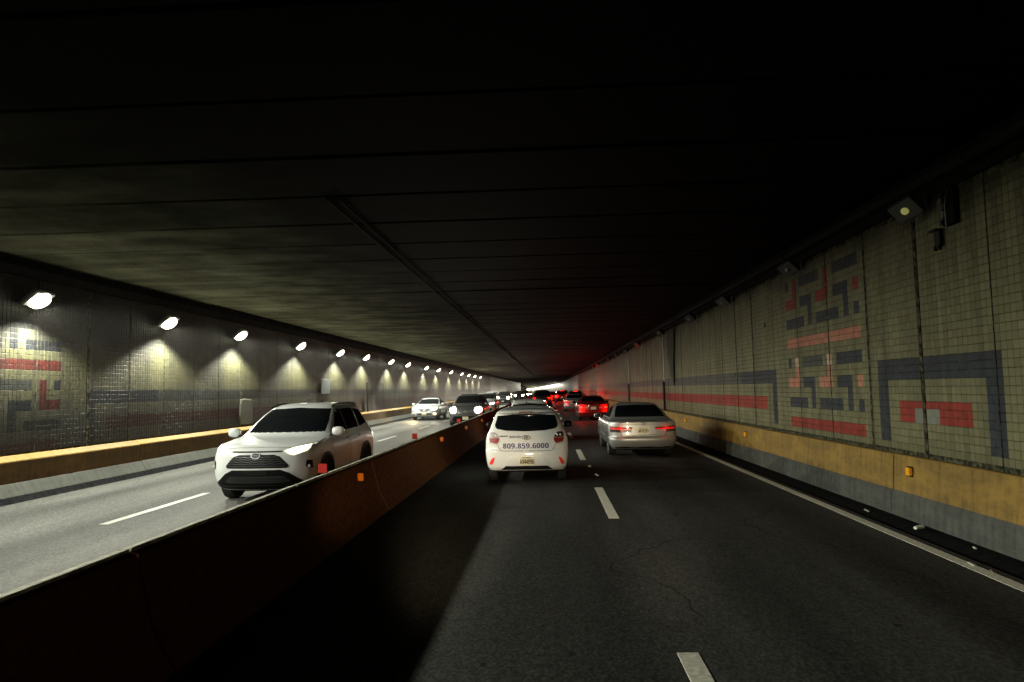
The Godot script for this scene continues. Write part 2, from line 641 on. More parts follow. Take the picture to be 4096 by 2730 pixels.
func ring_on(b: Body, view: String, c: Vector2, rx: float, ry: float, w: float, lift: float) -> MB:
	var mb := MB.new()
	var n := 28
	for i in n:
		var a := TAU * i / n
		var e := TAU * (i + 1) / n
		var q := []
		for f in [[a, 0], [e, 0], [e, 1], [a, 1]]:
			q.append(c + Vector2(cos(f[0]) * (rx - w * f[1]), sin(f[0]) * (ry - w * f[1])))
		var o := b.normal(view, c.x, c.y)
		mb.quad(b.point(view, q[0].x, q[0].y, lift), b.point(view, q[1].x, q[1].y, lift), b.point(view, q[2].x, q[2].y, lift), b.point(view, q[3].x, q[3].y, lift), o)
		for k in [0, 3]:
			var p: Vector2 = q[k]
			var s: Vector2 = q[1 if k == 0 else 2]
			mb.quad(b.point(view, p.x, p.y, lift), b.point(view, s.x, s.y, lift), b.point(view, s.x, s.y, 0), b.point(view, p.x, p.y, 0), (b.point(view, p.x, p.y, 0) - b.point(view, c.x, c.y, 0)) * (1.0 if k == 0 else -1.0))
	return mb

func lettering(b: Body, view: String, text: String, c: Vector2, width: float, height: float, lift: float, bold := false) -> ArrayMesh:
	var f := SystemFont.new()
	f.font_names = PackedStringArray(["Droid Sans"])
	f.font_weight = 700 if bold else 400
	var t := TextMesh.new()
	t.text = text
	t.font = f
	t.font_size = 64
	t.pixel_size = 0.01
	t.depth = 0.0
	t.curve_step = 2.0
	var arr := t.get_mesh_arrays()
	var v: PackedVector3Array = arr[Mesh.ARRAY_VERTEX]
	var lo := Vector2(1e9, 1e9)
	var hi := -lo
	for p in v:
		lo = lo.min(Vector2(p.x, p.y))
		hi = hi.max(Vector2(p.x, p.y))
	var n := PackedVector3Array()
	var w := PackedVector3Array()
	var flip := -1.0 if view == "front" else 1.0
	for p in v:
		var x: float = c.x + ((p.x - lo.x) / (hi.x - lo.x) - 0.5) * width * flip
		var y: float = c.y + ((p.y - lo.y) / (hi.y - lo.y) - 0.5) * height
		w.append(b.point(view, x, y, lift))
		n.append(b.normal(view, x, y))
	var out := []
	out.resize(Mesh.ARRAY_MAX)
	out[Mesh.ARRAY_VERTEX] = w
	out[Mesh.ARRAY_NORMAL] = n
	out[Mesh.ARRAY_INDEX] = arr[Mesh.ARRAY_INDEX]
	var m := ArrayMesh.new()
	m.add_surface_from_arrays(Mesh.PRIMITIVE_TRIANGLES, out)
	return m

func add_wheel(car: Node3D, sx: float, x: float, z: float, r: float, w: float, spokes := 5, rim_mat := "rim_metal") -> void:
	var n := Node3D.new()
	n.name = numbered("wheel", car)
	car.add_child(n, true)
	n.position = Vector3(sx * x, r, z)
	n.rotation.y = 0.0 if sx > 0 else PI
	var t := MB.new()
	t.lathe([[r * 0.66, -w / 2], [r * 0.9, -w / 2], [r * 0.98, -w / 2 + 0.02], [r, -w / 2 + 0.05], [r, w / 2 - 0.05], [r * 0.98, w / 2 - 0.02], [r * 0.9, w / 2], [r * 0.66, w / 2 - 0.012]], Vector3.ZERO, 28)
	put("tyre", t, mats["tyre"], n)
	var m := MB.new()
	m.lathe([[r * 0.67, w / 2 - 0.012], [r * 0.62, w / 2 - 0.014], [r * 0.60, w / 2 - 0.07], [0.02, w / 2 - 0.075]], Vector3.ZERO, 28)
	m.lathe([[r * 0.17, w / 2 - 0.03], [r * 0.13, w / 2 - 0.016], [0.001, w / 2 - 0.014]], Vector3.ZERO, 16)
	for k in spokes:
		var a := TAU * k / spokes
		var bs := Basis(Vector3.RIGHT, a)
		m.box(bs * Vector3(w / 2 - 0.034, r * 0.37, 0), Vector3(0.03, r * 0.52, r * 0.15), 0.008, bs)
	put("rim", m, mats[rim_mat], n)

func car_base(called: String, label: String, at: Vector3, turn: float, b: Body, body_mat: String, wheels: Array, group := "", detail := true) -> Node3D:
	var c := thing(called, label, "car", at, turn, group)
	put("body", b.shell(10 if detail else 7, 3 if detail else 2), mats[body_mat], c)
	var u := MB.new()                              # the dark underside and wheel wells between the wheels
	var r0 := b.at(b.s[0][0])
	u.box(Vector3(0, b.s[0][0] - 0.01, (r0[2] + r0[3]) / 2), Vector3(r0[1] * 1.7, 0.10, (r0[3] - r0[2]) * 0.86), 0.02)
	put("underbody", u, mats["black_trim"], c)
	var rad: float = wheels[0]
	for z in [wheels[1], wheels[2]]:
		for sx in [-1.0, 1.0]:
			var view := "right" if sx > 0 else "left"
			var arc := []
			for k in 17:
				var a := PI * k / 16.0
				arc.append(Vector2(z + cos(a) * rad * 1.14, rad * 0.98 + sin(a) * rad * 1.14))
			arc.append(Vector2(z - rad * 1.14, b.s[0][0] + 0.005))
			arc.append(Vector2(z + rad * 1.14, b.s[0][0] + 0.005))
			put("wheel_arch", patch(b, view, arc, 0.004, 0.12), mats["gap"], c)
			add_wheel(c, sx, b.half(z, rad) - wheels[3] / 2 + 0.014, z, rad, wheels[3], wheels[4] if wheels.size() > 4 else 5, wheels[5] if wheels.size() > 5 else "rim_metal")
	return c

func add(c: Node3D, b: Body, called: String, view: String, poly: Array, m: String, lift := 0.004, both := false, cell := 0.08) -> void:
	put(called, patch(b, view, poly, lift, cell), mats[m], c)
	if both:
		var other: String = {"left": "right", "right": "left"}.get(view, view)
		put(called, patch(b, other, mirror(poly) if view in ["front", "rear"] else poly, lift, cell), mats[m], c)

func plate(c: Node3D, b: Body, view: String, ctr: Vector2, text: String, lift := 0.012) -> void:
	var p := put("number_plate", patch(b, view, rect(ctr.x - 0.152, ctr.y - 0.081, ctr.x + 0.152, ctr.y + 0.081), lift, 0.2), mats["plate_cream"], c)
	if text:
		put("plate_lettering", lettering(b, view, text, ctr + Vector2(0, -0.012), 0.276, 0.096, lift + 0.003, true), mats["plate_ink"], p)
		put("plate_border", patch(b, view, strip(V([ctr.x - 0.10, ctr.y + 0.062, ctr.x + 0.10, ctr.y + 0.062]), 0.012), lift + 0.003), mats["plate_ink"], p)

func mirrors(c: Node3D, at: Vector3, r: Vector3, m: String, foot := "black_trim") -> void:
	for sx in [-1.0, 1.0]:
		var e := MB.new()
		e.ellipsoid(Vector3(at.x * sx, at.y, at.z), r, 18, 12, 0.72)
		var o := put("side_mirror", e, mats[m], c)
		var f := MB.new()
		f.box(Vector3((at.x - r.x * 0.75) * sx, at.y - r.y * 0.75, at.z), Vector3(r.x * 1.3, 0.035, 0.07), 0.01)
		put("mirror_foot", f, mats[foot], o)
		var g := MB.new()
		g.ellipsoid(Vector3(at.x * sx, at.y, at.z + r.z * 0.55), Vector3(r.x * 0.86, r.y * 0.8, r.z * 0.5), 16, 10, 0.72)
		put("mirror_glass", g, mats["tinted_glass"], o)

func slanted_h(b: Body, view: String, c: Vector2, rx: float, ry: float, m: String, parent: Node) -> void:
	# an oval ring holding a leaning letter with a sloping bar
	var r := put("emblem", ring_on(b, view, c, rx, ry, 0.010, 0.012), mats[m], parent)
	var f := -1.0 if view == "front" else 1.0
	for poly in [V([-0.52, -0.55, -0.30, -0.70, -0.02, 0.80, -0.26, 0.66]), V([0.02, -0.80, 0.26, -0.66, 0.52, 0.55, 0.30, 0.70]), V([-0.30, -0.25, -0.2, 0.02, 0.30, 0.28, 0.24, 0.0])]:
		var q := []
		for p in poly:
			q.append(c + Vector2(p.x * rx * f, p.y * ry))
		put("emblem_letter", patch(b, view, q, 0.012), mats[m], r)

func make_body(kind: String) -> Body:
	match kind:
		"hatch":
			return Body.new([[0.26, 0.755, -1.74, 1.80, 0.35, 0.26], [0.33, 0.795, -1.84, 1.865, 0.42, 0.30], [0.50, 0.825, -1.90, 1.90, 0.44, 0.31], [0.64, 0.835, -1.89, 1.895, 0.44, 0.31], [0.68, 0.835, -1.88, 1.865, 0.44, 0.30], [0.82, 0.832, -1.84, 1.85, 0.45, 0.30], [0.97, 0.80, -1.66, 1.825, 0.48, 0.28], [1.03, 0.765, -1.02, 1.80, 0.36, 0.26], [1.20, 0.70, -0.72, 1.71, 0.30, 0.21], [1.36, 0.628, -0.36, 1.61, 0.26, 0.17], [1.405, 0.60, -0.22, 1.66, 0.24, 0.16], [1.44, 0.555, -0.10, 1.60, 0.22, 0.18], [1.485, 0.46, 0.05, 1.32, 0.20, 0.2], [1.505, 0.33, 0.15, 1.05, 0.2, 0.2], [1.515, 0.04, 0.3, 0.8, 0.1, 0.1]], 2.6, 3.0)
		"sedan":
			return Body.new([[0.23, 0.80, -2.28, 2.26, 0.40, 0.34], [0.33, 0.87, -2.37, 2.35, 0.46, 0.38], [0.46, 0.905, -2.40, 2.40, 0.5, 0.40], [0.515, 0.905, -2.40, 2.395, 0.5, 0.40], [0.545, 0.90, -2.39, 2.355, 0.5, 0.38], [0.72, 0.912, -2.36, 2.345, 0.55, 0.38], [0.84, 0.905, -2.24, 2.34, 0.56, 0.38], [0.92, 0.885, -1.75, 2.345, 0.5, 0.38], [0.955, 0.865, -1.38, 2.33, 0.45, 0.36], [0.975, 0.845, -1.16, 2.12, 0.4, 0.32], [1.01, 0.815, -1.05, 1.86, 0.36, 0.28], [1.20, 0.70, -0.52, 1.36, 0.30, 0.24], [1.34, 0.605, -0.12, 0.93, 0.26, 0.22], [1.40, 0.52, 0.06, 0.70, 0.22, 0.2], [1.425, 0.36, 0.14, 0.52, 0.2, 0.2], [1.432, 0.04, 0.25, 0.4, 0.05, 0.05]], 2.5, 3.0)
	return Body.new([[0.24, 0.80, -2.12, 2.10, 0.40, 0.3], [0.31, 0.87, -2.21, 2.20, 0.52, 0.35], [0.45, 0.915, -2.27, 2.27, 0.56, 0.38], [0.60, 0.925, -2.30, 2.30, 0.58, 0.40], [0.80, 0.928, -2.285, 2.28, 0.60, 0.40], [0.92, 0.918, -2.24, 2.24, 0.62, 0.38], [0.985, 0.905, -2.14, 2.22, 0.62, 0.38], [1.04, 0.885, -1.72, 2.18, 0.52, 0.36], [1.085, 0.865, -1.28, 2.14, 0.42, 0.34], [1.13, 0.845, -1.10, 2.10, 0.36, 0.32], [1.34, 0.76, -0.70, 1.94, 0.30, 0.28], [1.54, 0.665, -0.28, 1.74, 0.27, 0.26], [1.61, 0.60, -0.08, 1.70, 0.24, 0.24], [1.655, 0.48, 0.12, 1.5, 0.22, 0.22], [1.675, 0.34, 0.3, 1.25, 0.2, 0.2], [1.682, 0.04, 0.5, 0.9, 0.05, 0.05]], 2.4, 3.0)

# glass all round, for the cars that have no drawing of their own
func common_glass(c: Node3D, b: Body, kind: String, front := true, rear := true) -> void:
	if kind == "sedan":
		if front:
			add(c, b, "windshield", "front", V([-0.70, 1.035, 0.70, 1.035, 0.655, 1.20, 0.555, 1.345, 0.0, 1.365, -0.555, 1.345, -0.655, 1.20]), "tinted_glass", 0.006, false, 0.045)
		if rear:
			add(c, b, "rear_window", "rear", V([-0.69, 1.035, 0.69, 1.035, 0.64, 1.20, 0.545, 1.35, 0.0, 1.365, -0.545, 1.35, -0.64, 1.20]), "tinted_glass", 0.006, false, 0.045)
		add(c, b, "side_window", "left", V([-0.72, 1.03, 0.02, 1.03, 0.04, 1.335, -0.02, 1.335, -0.42, 1.19]), "tinted_glass", 0.004, true)
		add(c, b, "side_window", "left", V([0.10, 1.03, 1.30, 1.04, 1.02, 1.21, 0.78, 1.315, 0.12, 1.335]), "tinted_glass", 0.004, true)
	elif kind == "suv":
		if front:
			add(c, b, "windshield", "front", V([-0.735, 1.15, 0.735, 1.15, 0.70, 1.34, 0.60, 1.565, 0.0, 1.59, -0.60, 1.565, -0.70, 1.34]), "tinted_glass", 0.006, false, 0.045)
		if rear:
			add(c, b, "rear_window", "rear", V([-0.70, 1.13, 0.70, 1.13, 0.66, 1.34, 0.58, 1.53, 0.0, 1.56, -0.58, 1.53, -0.66, 1.34]), "tinted_glass", 0.006, false, 0.045)
		add(c, b, "side_window", "left", V([-0.70, 1.13, 0.12, 1.13, 0.14, 1.55, -0.08, 1.55, -0.42, 1.34]), "tinted_glass", 0.004, true)
		add(c, b, "side_window", "left", V([0.20, 1.13, 1.02, 1.14, 1.04, 1.55, 0.22, 1.55]), "tinted_glass", 0.004, true)
		add(c, b, "side_window", "left", V([1.11, 1.145, 1.72, 1.20, 1.52, 1.50, 1.12, 1.54]), "tinted_glass", 0.004, true)

func headlight_beams(c: Node3D, x: float, y: float, z: float, energy: float, color := Color(1.0, 0.96, 0.86)) -> void:
	for sx in [-1.0, 1.0]:
		spot(Vector3(x * sx, y, z), Vector3(0.0, -0.07, -1.0), color, energy * 0.5, 22.0, 1.0, 0.08, c)

func tail_glow(c: Node3D, x: float, y: float, z: float, energy: float) -> void:
	for sx in [-1.0, 1.0]:
		omni(Vector3(x * sx, y, z), Color(1.0, 0.05, 0.03), energy, 0.06, c)

func build_hatch() -> void:
	var b := make_body("hatch")
	var c := car_base("hatchback", "white hatchback with a phone number across its tailgate, right in front", Vector3(-0.473, 0, -15.65), 0.0, b, "white_paint", [0.29, -1.22, 1.25, 0.175, 6])
	add(c, b, "rear_window", "rear", V([-0.585, 1.335, -0.634, 1.16, -0.625, 1.115, -0.59, 1.08, -0.40, 1.045, 0, 1.03, 0.40, 1.045, 0.59, 1.08, 0.625, 1.115, 0.634, 1.16, 0.585, 1.335, 0.3, 1.362, 0, 1.368, -0.3, 1.362]), "tinted_glass", 0.005)
	add(c, b, "side_window", "left", V([-0.66, 1.06, 0.10, 1.06, 0.10, 1.37, -0.18, 1.37]), "tinted_glass", 0.004, true)
	add(c, b, "side_window", "left", V([0.17, 1.06, 1.20, 1.10, 1.02, 1.34, 0.18, 1.37]), "tinted_glass", 0.004, true)
	add(c, b, "windshield", "front", V([-0.62, 1.06, 0.62, 1.06, 0.52, 1.36, -0.52, 1.36]), "tinted_glass", 0.005)
	add(c, b, "high_brake_light", "rear", V([-0.155, 1.398, -0.135, 1.417, 0.135, 1.417, 0.155, 1.398]), "lamp_red", 0.006)
	for s in [-1.0, 1.0]:
		var low := V([-0.757, 0.90, -0.551, 0.905, -0.548, 0.86, -0.560, 0.825, -0.596, 0.788, -0.735, 0.818])
		var high := V([-0.757, 0.906, -0.748, 1.0, -0.70, 1.018, -0.632, 1.013, -0.585, 0.97, -0.55, 0.912])
		var l := put("tail_light", patch(b, "rear", low if s < 0 else mirror(low), 0.012), mats["lamp_red"], c)
		put("reverse_light", patch(b, "rear", high if s < 0 else mirror(high), 0.012), mats["lamp_clear" if s < 0 else "lamp_smoke"], l)
		for k in 2:
			var e := MB.new()
			var q := b.point("rear", s * (0.615 + 0.062 * k), 0.952, 0.012)
			e.ellipsoid(q, Vector3(0.021, 0.021, 0.007), 14, 8)
			put("bulb", e, mats["chrome"], l)
		var rf := V([-0.757, 0.376, -0.735, 0.44, -0.69, 0.505, -0.632, 0.525, -0.66, 0.44, -0.687, 0.376])
		put("bumper_reflector", patch(b, "rear", rf if s < 0 else mirror(rf), 0.006), mats["bumper_reflector"], c)
	add(c, b, "tailgate_seam", "rear", strip(V([-0.593, 0.785, -0.545, 0.70, -0.51, 0.657, -0.47, 0.648, 0.47, 0.648, 0.51, 0.657, 0.545, 0.70, 0.593, 0.785]), 0.011), "line_shade", 0.003)
	add(c, b, "tailgate_handle", "rear", V([-0.075, 0.652, 0.06, 0.652, 0.05, 0.632, -0.05, 0.632]), "white_paint", 0.012)
	add(c, b, "bumper_panel", "rear", V([-0.46, 0.36, -0.35, 0.50, -0.27, 0.535, 0.27, 0.535, 0.35, 0.50, 0.46, 0.36]), "white_paint", 0.010)
	add(c, b, "diffuser", "rear", V([-0.52, 0.270, -0.416, 0.350, 0.416, 0.350, 0.52, 0.270]), "black_trim", 0.012)
	put("phone_number", lettering(b, "rear", "809.859.6000", Vector2(-0.012, 0.745), 0.915, 0.104, 0.004, true), mats["blue_lettering"], c)
	put("handle_lettering", lettering(b, "rear", "@alticeDo", Vector2(-0.218, 0.925), 0.23, 0.052, 0.004, true), mats["violet_lettering"], c)
	add(c, b, "model_badge", "rear", rect(-0.535, 0.93, -0.37, 0.950), "badge_grey", 0.006)
	slanted_h(b, "rear", Vector2(-0.004, 0.909), 0.086, 0.043, "badge_grey", c)
	plate(c, b, "rear", Vector2(0.004, 0.452), "A944998", 0.020)
	mirrors(c, Vector3(0.90, 1.05, -0.55), Vector3(0.105, 0.075, 0.06), "dark_paint")
	add(c, b, "rear_wiper", "rear", strip(V([0.0, 1.05, 0.12, 1.075, 0.30, 1.085]), 0.014), "black_trim", 0.016)
	add(c, b, "bumper_seam", "rear", strip(V([-0.79, 0.80, -0.70, 0.79, -0.62, 0.775]), 0.008), "line_shade", 0.003, true)
	add(c, b, "door_seam", "left", strip(V([0.14, 1.05, 0.14, 0.36]), 0.009), "line_shade", 0.003, true)
	add(c, b, "door_seam", "left", strip(V([1.10, 1.05, 0.95, 0.70, 0.90, 0.36]), 0.009), "line_shade", 0.003, true)
	add(c, b, "tailgate_lock", "rear", rect(-0.02, 0.83, -0.005, 0.845), "badge_grey", 0.004)
	var lines := MB.new()
	for x in [-0.21, 0.21]:
		lines.box(Vector3(x, 1.507, 0.75), Vector3(0.012, 0.012, 1.1), 0.003, Basis(Vector3.RIGHT, 0.04))
	put("roof_rib", lines, mats["black_trim"], c)
	add(c, b, "roof_shade_patch", "rear", V([-0.50, 1.448, 0.50, 1.448, 0.36, 1.495, 0.20, 1.512, -0.20, 1.512, -0.36, 1.495]), "grey_paint", 0.004, false, 0.03)  # dim look of the white roof, painted as a grey patch
	var a := MB.new()
	a.tube([Vector3(0.0, 1.50, 1.05), Vector3(0.0, 1.56, 1.16), Vector3(0, 1.62, 1.26)], 0.008)
	put("roof_aerial", a, mats["black_trim"], c)
	# the next hatchback in the queue
	var d := car_base("hatchback", "pale hatchback whose roof shows over the white hatchback with the phone number", Vector3(-0.72, 0, -26.6), 0.0, b, "white_paint", [0.29, -1.22, 1.25, 0.175, 6])
	add(d, b, "rear_window", "rear", V([-0.585, 1.335, -0.634, 1.16, -0.59, 1.08, 0, 1.03, 0.59, 1.08, 0.634, 1.16, 0.585, 1.335, 0, 1.368]), "tinted_glass", 0.005)
	add(d, b, "side_window", "left", V([-0.66, 1.06, 0.10, 1.06, 0.10, 1.37, -0.18, 1.37]), "tinted_glass", 0.004, true)
	add(d, b, "side_window", "left", V([0.17, 1.06, 1.20, 1.10, 1.02, 1.34, 0.18, 1.37]), "tinted_glass", 0.004, true)
	add(d, b, "windshield", "front", V([-0.62, 1.06, 0.62, 1.06, 0.52, 1.36, -0.52, 1.36]), "tinted_glass", 0.005)
	add(d, b, "tail_light", "rear", V([-0.745, 1.015, -0.632, 1.013, -0.55, 0.912, -0.560, 0.825, -0.735, 0.818]), "tail_dim", 0.012, true)
	plate(d, b, "rear", Vector2(0.0, 0.452), "", 0.02)
	mirrors(d, Vector3(0.90, 1.05, -0.55), Vector3(0.105, 0.075, 0.06), "dark_paint")

func build_sonata() -> void:
	var b := make_body("sedan")
	var c := car_base("sedan", "dusty silver sedan with wide red tail lights, nearest car in the right lane", Vector3(2.49, 0, -20.9), 0.0, b, "silver_paint", [0.32, -1.42, 1.36, 0.21, 10])
	common_glass(c, b, "sedan")
	for s in [-1.0, 1.0]:
		var bits := {"tail_light": [V([-0.872, 0.835, -0.60, 0.812, -0.60, 0.745, -0.875, 0.752]), "lamp_red"], "inner_tail_light": [V([-0.592, 0.811, -0.298, 0.806, -0.325, 0.735, -0.592, 0.744]), "lamp_red"], "lit_strip": [V([-0.84, 0.785, -0.63, 0.772, -0.63, 0.752, -0.84, 0.76]), "tail_strip"], "inner_lit_strip": [V([-0.57, 0.768, -0.345, 0.760, -0.345, 0.742, -0.57, 0.748]), "tail_strip"], "reverse_light": [V([-0.592, 0.74, -0.327, 0.731, -0.350, 0.670, -0.592, 0.668]), "lamp_clear"], "indicator_light": [V([-0.875, 0.748, -0.60, 0.741, -0.60, 0.668, -0.868, 0.682]), "lamp_smoke"]}
		for k in bits:
			put(k, patch(b, "rear", bits[k][0] if s < 0 else mirror(bits[k][0]), 0.016 if "strip" in k else 0.012), mats[bits[k][1]], c)
	add(c, b, "plate_recess", "rear", V([-0.29, 0.80, -0.34, 0.634, -0.313, 0.600, 0.36, 0.604, 0.39, 0.634, 0.31, 0.80]), "silver_paint", 0.007)
	add(c, b, "recess_edge", "rear", strip(V([-0.29, 0.80, -0.34, 0.634, -0.313, 0.598, 0.355, 0.600, 0.385, 0.634, 0.31, 0.80]), 0.012), "gap", 0.004)
	add(c, b, "trunk_seam", "rear", strip(V([-0.60, 0.665, -0.575, 0.57, -0.53, 0.556, 0.53, 0.556, 0.575, 0.57, 0.60, 0.665]), 0.010), "gap", 0.004)
	add(c, b, "lip_seam", "rear", strip(V([-0.66, 0.938, 0.66, 0.938]), 0.014), "gap", 0.004)
	plate(c, b, "rear", Vector2(0.0, 0.718), "A618205", 0.016)
	slanted_h(b, "rear", Vector2(0.012, 0.885), 0.078, 0.038, "grey_metal", c)
	add(c, b, "high_brake_light", "rear", rect(-0.15, 1.04, 0.15, 1.06), "lamp_red", 0.009)
	add(c, b, "lower_valance", "rear", V([-0.72, 0.235, 0.74, 0.235, 0.78, 0.27, 0.60, 0.285, 0.40, 0.27, 0.15, 0.29, -0.2, 0.272, -0.5, 0.29, -0.78, 0.27]), "black_trim", 0.004)
	mirrors(c, Vector3(0.99, 1.02, -0.72), Vector3(0.11, 0.075, 0.06), "silver_paint")
	add(c, b, "window_trim", "left", strip(V([-0.75, 1.022, 1.32, 1.03]), 0.012), "chrome", 0.006, true)
	add(c, b, "door_seam", "left", strip(V([0.06, 1.02, 0.06, 0.34]), 0.010), "gap", 0.003, true)
	add(c, b, "door_handle", "left", rect(0.80, 0.84, 0.98, 0.87), "silver_paint", 0.03, true)
	for s in [-1.0, 1.0]:
		omni(b.point("rear", s * 0.62, 0.77, 0.06), Color(1, 0.05, 0.03), 0.015, 0.05, c)

func build_rav4() -> void:
	var b := make_body("suv")
	var c := car_base("suv", "white crossover with its headlights on, nearest in the oncoming lanes", Vector3(-4.99, 0, -13.80), PI, b, "pearl_paint", [0.355, -1.36, 1.33, 0.225, 5, "rim_dark"])
	common_glass(c, b, "suv")
	# nose: grille, hood slot, lamps, black lower bumper
	var gr := put("grille", patch(b, "front", V([-0.545, 0.660, -0.50, 0.715, -0.40, 0.815, -0.30, 0.846, 0.30, 0.846, 0.40, 0.815, 0.50, 0.715, 0.545, 0.660, 0.52, 0.622, -0.52, 0.622]), 0.006), mats["black_trim"], c)
	for k in 5:
		var y := 0.655 + 0.038 * k
		var w := 0.50 - maxf(0.0, y - 0.70) * 1.05
		var bar := []
		for i in 13:
			bar.append(Vector2(lerpf(-w, w, i / 12.0), y + (0.006 if i % 2 else -0.006)))
		put("grille_bar", patch(b, "front", strip(bar, 0.008), 0.014), mats["rim_dark"], gr)
	add(c, b, "hood_slot", "front", V([-0.45, 0.905, -0.42, 0.885, 0.42, 0.885, 0.45, 0.905, 0.40, 0.908, -0.40, 0.908]), "gap", 0.004)
	add(c, b, "hood_seam", "front", strip(V([-0.60, 0.952, -0.30, 0.965, 0.30, 0.965, 0.60, 0.952]), 0.008), "line_shade", 0.003)
	var em := put("emblem", ring_on(b, "front", Vector2(0, 0.835), 0.080, 0.055, 0.013, 0.026), mats["pale_metal"], c)
	put("emblem_back", patch(b, "front", oval(Vector2(0, 0.835), 0.078, 0.050), 0.020), mats["blue_lettering"], em)
	put("emblem_oval", ring_on(b, "front", Vector2(0, 0.855), 0.062, 0.020, 0.008, 0.027), mats["grey_metal"], em)
	put("emblem_oval", ring_on(b, "front", Vector2(0, 0.835), 0.024, 0.046, 0.008, 0.028), mats["grey_metal"], em)
	for s in [-1.0, 1.0]:
		var hl := V([-0.86, 1.00, -0.60, 0.955, -0.46, 0.905, -0.54, 0.855, -0.62, 0.828, -0.80, 0.895])
		var inner := V([-0.82, 0.985, -0.62, 0.945, -0.52, 0.905, -0.57, 0.868, -0.63, 0.848, -0.77, 0.900])
		var l := put("headlight", patch(b, "front", hl if s < 0 else mirror(hl), 0.008), mats["drl"], c)
		put("lens", patch(b, "front", inner if s < 0 else mirror(inner), 0.013), mats["head_lit"], l)
		var fg := V([-0.87, 0.725, -0.80, 0.73, -0.79, 0.64, -0.82, 0.585, -0.88, 0.59])
		var f := put("fog_light", patch(b, "front", fg if s < 0 else mirror(fg), 0.006), mats["black_trim"], c)
		var e := MB.new()
		e.ellipsoid(b.point("front", s * 0.832, 0.625, 0.01), Vector3(0.035, 0.032, 0.02))
		put("fog_lens", e, mats["lamp_clear"], f)
	var lb := put("lower_bumper", patch(b, "front", V([-0.42, 0.592, 0.42, 0.592, 0.56, 0.53, 0.70, 0.42, 0.80, 0.36, 0.80, 0.31, 0.74, 0.25, -0.74, 0.25, -0.80, 0.31, -0.80, 0.36, -0.70, 0.42, -0.56, 0.53]), 0.012), mats["cladding"], c)
	put("lower_grille", patch(b, "front", V([-0.47, 0.48, 0.47, 0.48, 0.56, 0.40, 0.52, 0.37, -0.52, 0.37, -0.56, 0.40]), 0.017), mats["gap"], lb)
	for y in [0.40, 0.43, 0.455]:
		put("lower_grille_bar", patch(b, "front", strip(V([-0.50, y, 0.50, y]), 0.008), 0.022), mats["cladding"], lb)
	put("plate_holder", patch(b, "front", rect(-0.20, 0.495, 0.20, 0.575), 0.022), mats["black_trim"], lb)
	put("bumper_lip", patch(b, "front", V([-0.72, 0.335, 0.72, 0.335, 0.76, 0.30, -0.76, 0.30]), 0.035), mats["black_trim"], lb)
	# flanks
	add(c, b, "sill_cladding", "left", V([-0.92, 0.245, 0.90, 0.245, 0.90, 0.40, -0.92, 0.43]), "cladding", 0.016, true)
	for z in [-1.36, 1.33]:
		var arc := []
		for k in 15:
			var a := PI * (k / 14.0)
			arc.append(Vector2(z + cos(a) * 0.455, 0.36 + sin(a) * 0.455))
		arc.append(Vector2(z - 0.455, 0.26))
		arc.append(Vector2(z - 0.395, 0.26))
		for k in range(14, -1, -1):
			var a := PI * (k / 14.0)
			arc.append(Vector2(z + cos(a) * 0.395, 0.36 + sin(a) * 0.395))
		arc.append(Vector2(z + 0.395, 0.26))
		arc.append(Vector2(z + 0.455, 0.26))
		add(c, b, "arch_cladding", "left", arc, "cladding", 0.018, true, 0.14)
	add(c, b, "pillar_trim", "left", V([0.125, 1.13, 0.195, 1.13, 0.215, 1.55, 0.145, 1.55]), "black_trim", 0.004, true)
	add(c, b, "door_seam", "left", strip(V([0.16, 1.12, 0.16, 0.44]), 0.009), "line_shade", 0.003, true)
	add(c, b, "door_seam", "left", strip(V([-0.98, 1.02, -0.92, 0.44]), 0.009), "line_shade", 0.003, true)
	add(c, b, "door_handle", "left", rect(-0.06, 0.955, 0.12, 0.99), "pearl_paint", 0.035, true)
	add(c, b, "door_handle", "left", rect(0.78, 0.965, 0.96, 1.0), "pearl_paint", 0.035, true)
	add(c, b, "tail_light", "rear", V([-0.87, 0.98, -0.50, 1.0, -0.50, 0.90, -0.86, 0.86]), "tail_dim", 0.01, true)
	mirrors(c, Vector3(1.0, 1.155, -0.92), Vector3(0.115, 0.085, 0.075), "pearl_paint")
	for s in [-1.0, 1.0]:
		var m := MB.new()
		m.tube([Vector3(0.62 * s, 1.60, -0.10), Vector3(0.615 * s, 1.635, 0.05), Vector3(0.605 * s, 1.66, 0.5), Vector3(0.60 * s, 1.66, 1.0), Vector3(0.60 * s, 1.645, 1.45), Vector3(0.61 * s, 1.61, 1.66)], 0.018)
		put("roof_rail", m, mats["black_trim"], c)
	var fin := MB.new()
	fin.box(Vector3(0, 1.70, 1.15), Vector3(0.03, 0.06, 0.14), 0.012)
	put("roof_aerial", fin, mats["black_trim"], c)
	headlight_beams(c, 0.68, 0.90, -2.40, 14.0)

